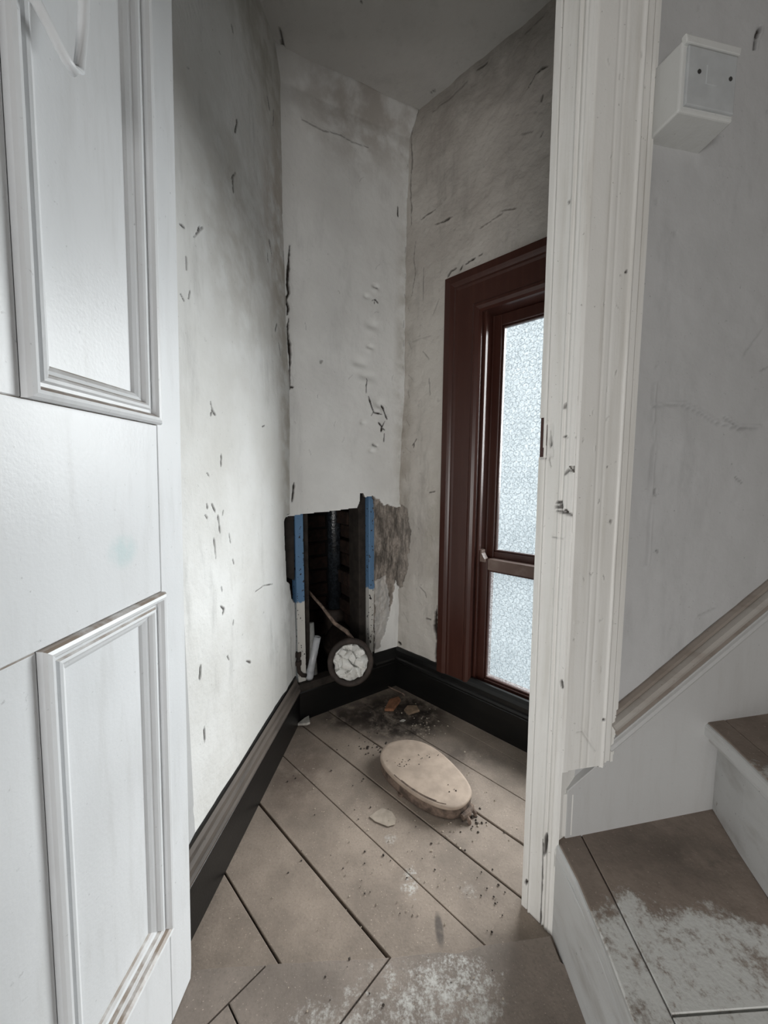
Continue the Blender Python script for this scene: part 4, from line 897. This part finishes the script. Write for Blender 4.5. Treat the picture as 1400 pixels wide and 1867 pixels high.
tr = empty('trim_1', (.345, .775, 0)); tag(tr, 'thick-painted cream doorway post with broken latch recesses', 'door frame', 'structure')
jh = FEAT['J']
damaged('lining', jamb_surf, np.linspace(0, JLn, 46), np.arange(.0, 2.05, .0032), M['frame'], cracks=jh['cracks'], bumps=jh['bumps'], patches=jh['patches'], holes=jh['holes'], lump=(.0006, 3), fine=.0003, rim=.02, seed=8, parent=tr)
bm_obj('strike_recess', prism_bm([tuple(JF+JD*.0004-JNrm*.003), tuple(JF+JD*.016-JNrm*.004), tuple(JF+JD*.016-JNrm*.022), tuple(JF+JD*.0004-JNrm*.022)], 1.02, 1.13), M['mahogany'], tr)
bm_obj('post_core', prism_bm([(.332, .812), (.3745, .752), (.44, .79), (.43, .86), (.352, .840)], .0, 2.05), M['frame'], tr)
bm_obj('head_lining', prism_bm([(-.43, .715), (.372, .752), (.345, .80), (-.43, .80)], 2.0, 2.05, .002), M['frame'], tr)
bm_obj('head_architrave', prism_bm([(-.50, .672), (.50, .742), (.50, .766), (-.50, .702)], 2.045, 2.165, .006, 2), M['frame'], tr)
# architrave face: section from the joint to the wall, bottom edge broken off
FA = np.array([.3685, .7425]); FB = np.array([.487, .7645]); FD = FB-FA; FL = np.linalg.norm(FD); FD = FD/FL; FN = np.array([FD[1], -FD[0]])
def aprof(s):
    r = np.zeros_like(s)
    r += np.where(s < .003, -.003, 0)
    r += -.0012*np.exp(-((s-.045)/.002)**2) - .001*np.exp(-((s-.060)/.002)**2)
    r += .0035*np.exp(-((s-(FL-.024))/.003)**2)
    r += np.where(s > FL-.020, -.002, 0)
    r += np.where(s > FL-.004, -.008, 0)
    return r
def arch_surf(U, V, D):
    R = aprof(U)+D
    return (FA[0]+FD[0]*U+FN[0]*R, FA[1]+FD[1]*U+FN[1]*R, V)
fa = FEAT['A']
damaged('architrave', arch_surf, np.linspace(0, FL, 60), np.arange(.360, 2.05, .0032), M['frame'], cracks=fa['cracks']+scratches(24, .01, FL-.02, .5, 2, 31, w=(.0008, .0018), ex=.5, lmax=.008), bumps=fa['bumps'], holes=fa['holes'], lump=(.0006, 3), fine=.0003, rim=.018, seed=9, parent=tr)
E0 = FA+FD*FL
for k, (off, w, dn) in enumerate(((.0, .006, .010), (.007, .005, .018), (.013, .006, .024))):
    p = E0+FD*off; pn = -FN
    bm_obj('edge_moulding', prism_bm([tuple(p+pn*dn*.55), tuple(p+FD*w+pn*dn*.55), tuple(p+FD*w+pn*.06), tuple(p+pn*.06)], .385+.012*k, 2.05, .0015), M['frame'], tr)
bm_obj('architrave_backing', prism_bm([tuple(FA-FN*.012), tuple(E0-FN*.012), tuple(E0-FN*.05), tuple(FA-FN*.05)], .375, 2.05), M['frame'], tr)
bm_obj('foot_block', prism_bm([(.383, .757), (.405, .759), (.410, .778), (.383, .775)], .222, .322, .003, 2), M['frame'], tr)

# ------------------------------------------------------------------ staircase
stc = empty('staircase', (.5, .6, 0)); tag(stc, 'winding white-sided staircase with worn brown treads rising to the right', 'stairs', 'structure')
def p_on_s(s, off=0): return (SO[0]+SD[0]*s+SD[1]*off, SO[1]+SD[1]*s-SD[0]*off)
# riser 1 and tread 1 (nosing strip + two boards)
bm_obj('riser', prism_bm([(.366, .765), (.364, .10), (.39, .10), (.39, .775)], .0, .196, .001), M['stair_white'], stc)
NOS = [(.3655, .768), (.369, .672), (.362, .564), (.352, .475), (.345, .30), (.34, .10)]
SEAM = [(.429, .776), (.4255, .647), (.416, .479), (.405, .30), (.395, .10)]
poly = NOS+SEAM[::-1]
bm_obj('nosing', prism_bm(poly, .186, .2175, .007, 3), M['stair_white'], stc)
polyt = [(x+.006, y-.002) for x, y in NOS]+[(x-.0005, y-.002) for x, y in SEAM[::-1]]
bm_obj('nosing_strip', prism_bm(polyt, .214, .2200, .0025, 2), M['tread'], stc)
bm_obj('nosing_trim', prism_bm([(.367, .762), (.366, .60), (.357, .475), (.35, .30), (.346, .10), (.37, .10), (.375, .30), (.38, .762)], .166, .187, .004, 2), M['stair_white'], stc)
sm = [(x+.0025, y) for x, y in SEAM]
bm_obj('tread_board', prism_bm([sm[0], sm[1], (.4185, .486), (.66, .498), (.79, .855)], .19, .2195, .0012), M['tread'], stc)
bm_obj('tread_board', prism_bm([(.4182, .483), sm[3], sm[4], (.60, .10), (.66, .495)], .19, .2192, .0012), M['tread'], stc)
# riser 2 / tread 2 / riser 3 / tread 3, each turned a little further
bm_obj('riser', prism_bm([(.775, .846), (.735, .726), (.70, .60), (.60, .20), (.64, .20), (.76, .60), (.80, .852)], .22, .416, .001), M['stair_white'], stc)
bm_obj('nosing', prism_bm([(.731, .838), (.72, .752), (.695, .62), (.585, .20), (.64, .20), (.755, .62), (.785, .85)], .408, .4375, .007, 3), M['stair_white'], stc)
bm_obj('nosing_strip', prism_bm([(.738, .836), (.727, .752), (.702, .62), (.592, .20), (.64, .20), (.755, .62), (.785, .848)], .434, .44, .0025, 2), M['tread'], stc)
bm_obj('nosing_trim', prism_bm([(.745, .838), (.733, .752), (.706, .62), (.592, .20), (.62, .20), (.74, .62), (.76, .845)], .392, .409, .004, 2), M['stair_white'], stc)
bm_obj('tread_board', prism_bm([(.787, .85), (.757, .62), (.642, .20), (.85, .20), (1.12, .62), (1.19, .92)], .41, .4395, .0012), M['tread'], stc)
bm_obj('riser', prism_bm([(1.17, .917), (1.08, .62), (.82, .20), (.86, .20), (1.12, .62), (1.20, .924)], .44, .636, .001), M['stair_white'], stc)
bm_obj('tread_board', prism_bm([(1.13, .908), (1.05, .62), (.80, .20), (1.2, .20), (1.5, .62), (1.6, .99)], .628, .66, .006, 2), M['tread'], stc)
# wall string with its sloping moulding
def sfm(s, n, z): p = p_on_s(s, n); return (p[0], p[1], z)
zl = lambda s: .402+.672*(s-.075)
bm_obj('string_board', prism_bm([(-.03, .215), (-.03, .330), (.02, .365), (.9, zl(.9)+.02), (.9, .215)], -.004, .012, .0015, fm=lambda s, z, n: sfm(s, n, z)), M['string'], stc)
sdir = Vector((SD[0], SD[1], .672)).normalized(); sup = Vector((-SD[0]*.672, -SD[1]*.672, 1)).normalized()
p0 = Vector(sfm(.092, 0, zl(.092)+.015)); p1 = Vector(sfm(1.2, 0, zl(1.2)+.015))
pb = Vector(sfm(.066, 0, zl(.066)+.015))
for nm, mp, mt in (('lower_bead', [(0, -.004), (.013, -.004), (.020, .000), (.022, .005), (.019, .010), (.015, .012), (.015, .016), (0, .016)], 'string'),
                   ('string_cove', [(0, .016), (.014, .016), (.011, .022), (.010, .030), (.014, .036), (.0, .036)], 'string_mould'),
                   ('upper_torus', [(0, .036), (.019, .036), (.026, .040), (.027, .046), (.022, .051), (.012, .053), (0, .053)], 'string_mould2'),
                   ('top_fillet', [(0, .053), (.010, .053), (.013, .057), (.011, .062), (.004, .065), (0, .065)], 'string_mould')):
    bm_obj(nm, sweep_bm(mp, pb if nm == 'lower_bead' else p0, p1, (SD[1], -SD[0], 0), sup), M[mt], stc)

# ------------------------------------------------------------------ painted electrical box on the stair wall
jb = empty('switch_box', sfm(.14, 0, 1.625)); tag(jb, 'white painted square switch box high on the stair wall', 'switch box')
bx0, bx1, bz0, bz1, bp = .082, .198, 1.628, 1.740, .062
bm = bmesh.new(); k = .004
lo = [bm.verts.new(sfm(s, -.002, z)) for s, z in ((bx0-.004, bz0-.004), (bx1+.004, bz0-.004), (bx1+.004, bz1+.004), (bx0-.004, bz1+.004))]
hi = [bm.verts.new(sfm(s, bp, z)) for s, z in ((bx0, bz0), (bx1, bz0), (bx1, bz1), (bx0, bz1))]
fs = [bm.faces.new(hi)]+[bm.faces.new((lo[i], lo[(i+1) % 4], hi[(i+1) % 4], hi[i])) for i in range(4)]
bmesh.ops.recalc_face_normals(bm, faces=bm.faces[:])
bmesh.ops.bevel(bm, geom=[e for e in bm.edges if not e.is_boundary], offset=k, segments=3, affect='EDGES', profile=.5)
bm_obj('box_body', bm, M['boxwhite'], jb)
bf = lambda s, z, n: sfm(s, n, z)
bm_obj('face_rim', prism_bm([(bx0+.002, bz1-.010), (bx1-.002, bz1-.010), (bx1+.001, bz1+.003), (bx0-.001, bz1+.003)], bp-.004, bp+.006, .002, 2, fm=bf), M['boxwhite'], jb)
fp = bm_obj('cover_plate', prism_bm([(bx0+.008, bz0+.008), (bx1-.006, bz0+.008), (bx1-.006, bz1-.012), (bx0+.008, bz1-.012)], bp-.002, bp+.005, .002, 2, fm=bf), M['plate'], jb)
for s in (bx0+.031, bx1-.019):
    bm_obj('screw', tube_bm([sfm(s, bp+.003, 1.690), sfm(s, bp+.0062, 1.690)], .0035, 10), M['screw'], fp)
bm_obj('rocker_switch', prism_bm([(.128, 1.673), (.152, 1.673), (.152, 1.703), (.128, 1.703)], bp+.004, bp+.0062, .001, fm=bf), M['plate'], fp)

# ------------------------------------------------------------------ open door on the left
DO = np.array([-.380, .668, .014]); az = math.atan(32/700); DX = np.array([-math.sin(az), -math.cos(az), 0]); DZ = np.array([.03, 0, 1.0]); DY = np.array([math.cos(az), -math.sin(az), -.03])
dfm = frame_map(DO, DX, DZ, DY)
door = empty('door_1', tuple(DO)); tag(door, 'open white four-panel door hinged at the left of the doorway', 'door', 'structure')
T = .036
US = [0, .064, .277, .377, .590, .654]; ZS = [0, .193, .799, 1.063, 1.86, 1.97]
def dbox(name, u0, u1, z0, z1, n0=-T, n1=0.0, bev=.0012, parent=door, mat=None): return bm_obj(name, box_bm(dfm, u0, u1, n0, n1, z0, z1, bev), mat or M['door'], parent)
# hinge stile with its lower corner worn round
crn = [(0.004, .0), (.064, 0), (.064, ZS[-1]), (0, ZS[-1]), (0, .05), (.001, .02)]
bm_obj('stile', prism_bm(crn, -T, 0, .0012, fm=lambda u, z, n: dfm(u, n, z)), M['door'], door)
dbox('stile', US[4], US[5], 0, ZS[-1])
for z0, z1 in ((ZS[0], ZS[1]), (ZS[2], ZS[3]), (ZS[4], ZS[5])): dbox('rail', US[1]+.0004, US[4]-.0004, z0, z1, -T, -.0004)
for z0, z1 in ((ZS[1], ZS[2]), (ZS[3], ZS[4])): dbox('muntin', US[2], US[3], z0, z1, -T, -.0003)
mpf = [(0, -.001), (0, .0065), (.0022, .0100), (.006, .0118), (.010, .0108), (.0130, .0070), (.0150, .0022), (.0190, .0020), (.0215, .0044), (.0250, .0050), (.0280, .0030), (.0305, -.0020), (.0350, -.0035), (.0395, -.0065), (.0420, -.0105), (.0420, -.016)]
def mould(u0, u1, z0, z1, parent):
    bm = bmesh.new(); R = []
    for t, h in mpf: R.append([bm.verts.new(dfm(u, h, z)) for u, z in ((u0+t, z0+t), (u1-t, z0+t), (u1-t, z1-t), (u0+t, z1-t))])
    for i in range(len(mpf)-1):
        for k in range(4): bm.faces.new((R[i][k], R[i][(k+1) % 4], R[i+1][(k+1) % 4], R[i+1][k]))
    return bm_obj('panel_moulding', bm, M['door'], parent)
for (u0, u1) in ((US[1], US[2]), (US[3], US[4])):
    for (z0, z1) in ((ZS[1], ZS[2]), (ZS[3], ZS[4])):
        pn = dbox('door_panel', u0+.002, u1-.002, z0+.002, z1-.002, -T+.008, -.0100, 0)
        mould(u0, u1, z0, z1, pn)
# bent metal loop on the door near the top left
hk = [dfm(.272, -.002, 1.432), dfm(.272, .016, 1.432), dfm(.262, .022, 1.430), dfm(.232, .022, 1.412), dfm(.222, .022, 1.409), dfm(.214, .022, 1.418), dfm(.206, .022, 1.468), dfm(.198, .022, 1.56), dfm(.196, .016, 1.60), dfm(.196, -.002, 1.60)]
h = bm_obj('door_hook', tube_bm(hk, .0052, 12), M['door'], door, smooth=True); h['label'] = 'white painted bent metal loop'
# hinges on the hidden edge
for z in (.22, 1.72): bm_obj('hinge', tube_bm([dfm(-.004, -T-.002, z), dfm(-.004, -T-.002, z+.09)], .005, 10), M['screw'], door)

# ------------------------------------------------------------------ toilet seat on the floor
lidp = [(-.015, 1.233), (-.008, 1.263), (.012, 1.288), (.044, 1.304), (.090, 1.311), (.138, 1.298), (.183, 1.262), (.222, 1.208), (.255, 1.144), (.268, 1.100), (.266, 1.068), (.241, 1.036), (.215, 1.021), (.182, 1.020), (.144, 1.034), (.099, 1.063), (.051, 1.108), (.009, 1.160), (-.011, 1.200)]
def smooth_loop(pts, it=2):
    for _ in range(it):
        o = []
        for i in range(len(pts)):
            p = pts[i]; q = pts[(i+1) % len(pts)]
            o += [(p[0]*.75+q[0]*.25, p[1]*.75+q[1]*.25), (p[0]*.25+q[0]*.75, p[1]*.25+q[1]*.75)]
        pts = o
    return pts
lp = smooth_loop(lidp, 2); cx = sum(p[0] for p in lp)/len(lp); cy = sum(p[1] for p in lp)/len(lp)
sc_ = lambda f, dx=0, dy=0: [(cx+(x-cx)*f+dx, cy+(y-cy)*f+dy) for x, y in lp]
seat = empty('toilet_seat', (cx, cy, 0)); tag(seat, 'dusty tan oval toilet seat with closed lid lying on the floorboards', 'toilet seat')
def stack(levels):
    bm = bmesh.new(); rings = []
    for f, z in levels: rings.append([bm.verts.new((x, y, z)) for x, y in sc_(f)])
    k = len(lp)
    for i in range(len(rings)-1):
        for j in range(k): bm.faces.new((rings[i][j], rings[i][(j+1) % k], rings[i+1][(j+1) % k], rings[i+1][j]))
    bm.faces.new(rings[-1]); bm.faces.new(rings[0][::-1])
    return bm
bm_obj('lid', stack([(.955, .0335), (.985, .0340), (.997, .0365), (1.0, .0395), (.994, .0430), (.978, .0450), (.92, .0456), (.5, .0460)]), M['lid'], seat, smooth=True)
bm_obj('seat_ring', stack([(.93, .003), (.972, .004), (.984, .011), (.986, .022), (.980, .030), (.968, .0333), (.9, .0335)]), M['lid_edge'], seat, smooth=True)
for dx, dy in ((.10, .155), (-.02, .02), (.18, .12), (.13, -.02)):
    bm_obj('buffer', tube_bm([(cx-.06+dx*.6, cy-.06+dy*.6, 0), (cx-.06+dx*.6, cy-.06+dy*.6, .008)], .011, 12), M['lid_edge'], seat)
bm_obj('hinge', tube_bm([(.262, 1.058, .016), (.246, 1.034, .015), (.226, 1.020, .015)], [.008, .010, .008], 10), M['lid_edge'], seat)
for x, y in ((.262, 1.050), (.240, 1.024)): bm_obj('hinge_stub', tube_bm([(x, y, .014), (x+.006, y-.008, .008), (x+.007, y-.010, .001)], [.006, .006, .005], 8), M['lid_edge'], seat)
# shading lines of the lid rim, laid on as dark curved strips
for f0, f1, k0, k1 in ((.925, .945, 50, 66), (.895, .91, 53, 64)):
    pts = [(cx+(lp[k % len(lp)][0]-cx)*f0, cy+(lp[k % len(lp)][1]-cy)*f0, .0452) for k in range(k0, k1)]
    bm_obj('rim_shade_line', tube_bm(pts, .0015, 6), M['lid_edge'], seat)

# ------------------------------------------------------------------ rubble
def shard(name, c, outline, z0, h, mat, label, cat, tilt=0.0, group=None):
    pts = [(c[0]+x, c[1]+y) for x, y in outline]
    bm = prism_bm(pts, z0, z0+h, min(.0015, h*.3))
    if tilt:
        for v in bm.verts: v.co.z += max(0, (v.co.x-min(p[0] for p in pts)))*tilt
    o = bm_obj(name, bm, mat, loc=(c[0], c[1], z0)); return tag(o, label, cat, group=group)
shard('brick_fragment', (.036, 1.572), [(-.034, -.030), (.004, -.044), (.036, .012), (.030, .040), (-.012, .034)], .0005, .012, M['terracotta'], 'red-brown broken tile fragment in the dirt under the pipe', 'rubble', .22)
shard('brick_fragment', (.115, 1.540), [(-.030, .002), (-.012, -.030), (.034, -.012), (.026, .022), (-.014, .028)], .0005, .010, M['tan_tile'], 'paler tan tile fragment beside the red-brown one', 'rubble', .1)
shard('plaster_chip', (-.318, 1.452), [(-.030, -.006), (.012, -.018), (.024, -.014), (.010, .034), (-.006, .024)], .0005, .010, M['chip'], 'whitish triangular plaster chip by the left baseboard corner', 'rubble', .25)
shard('paint_flake', (-.003, 1.028), [(-.040, .008), (-.020, .026), (-.002, .038), (.026, .026), (.038, .002), (.034, -.018), (.014, -.024), (-.022, -.008)], .0008, .0016, M['chip_tan'], 'flat tan paint flake lying in front of the toilet seat', 'paint flake')
shard('plaster_chip', (.075, 1.478), [(-.012, -.004), (.004, -.008), (.014, .002), (.002, .008)], .0005, .004, M['chip'], 'small white chip in the dark dirt behind the toilet seat', 'rubble')
thing_tube('dry_stick', [(.020, 1.715, .012), (.040, 1.700, .010), (.066, 1.682, .007), (.082, 1.668, .008), (.096, 1.652, .006)], [.003, .004, .0045, .0035, .004], M['rust'], 'thin dry twig lying against the dark baseboard corner', 'twig', 8)
def crumbs(name, spots, mat, label, seed):
    r = random.Random(seed); bm = bmesh.new()
    for (x0, y0, sx_, sy_, cnt, s0, s1, zz) in spots:
        for _ in range(cnt):
            x = r.gauss(x0, sx_); y = r.gauss(y0, sy_); s = r.uniform(s0, s1)
            if y < .745 and zz == 0: continue
            vsx = [bm.verts.new((x+s*math.cos(a)*r.uniform(.6, 1.1), y+s*math.sin(a)*r.uniform(.6, 1.1), zz+.001)) for a in (0, 1.3, 2.5, 3.8, 5.0)]
            t = bm.verts.new((x+r.uniform(-.3, .3)*s, y+r.uniform(-.3, .3)*s, zz+.001+s*r.uniform(.6, 1.1)))
            for i in range(5): bm.faces.new((vsx[i], vsx[(i+1) % 5], t))
            bm.faces.new(vsx[::-1])
    o = bm_obj(name, bm, mat, loc=(.05, 1.2, 0)); return tag(o, label, 'debris', 'stuff')
crumbs('plaster_crumbs', [(.12, 1.50, .06, .04, 30, .001, .006, 0), (.17, 1.42, .04, .03, 26, .001, .006, 0), (.0, 1.2, .18, .18, 60, .001, .003, 0), (.1, .95, .14, .12, 50, .001, .0028, 0), (.26, 1.2, .05, .09, 22, .0015, .005, 0), (.19, .98, .05, .04, 14, .0015, .004, 0), (-.25, 1.25, .05, .12, 14, .001, .003, 0), (-.05, .80, .15, .04, 26, .001, .0026, 0), (.0, .64, .15, .05, 18, .001, .0025, .012)], M['crumb'], 'pale plaster crumbs scattered over the alcove floor', 1)
crumbs('dark_grit', [(.02, 1.50, .09, .05, 90, .0015, .005, 0), (-.03, 1.33, .05, .02, 26, .002, .006, 0), (.27, 1.03, .02, .02, 16, .002, .006, 0), (-.1, 1.15, .16, .16, 40, .001, .004, 0), (.15, .9, .14, .1, 24, .001, .004, 0), (.24, .82, .03, .03, 14, .001, .003, 0), (-.1, .66, .2, .02, 10, .001, .004, .012), (.06, 1.19, .02, .012, 16, .001, .003, .0455), (.13, 1.22, .025, .012, 12, .001, .0025, .0455), (.20, 1.09, .01, .01, 4, .002, .004, .0455)], M['darkcrumb'], 'dark grit and dirt around the toilet seat and rubble', 2)
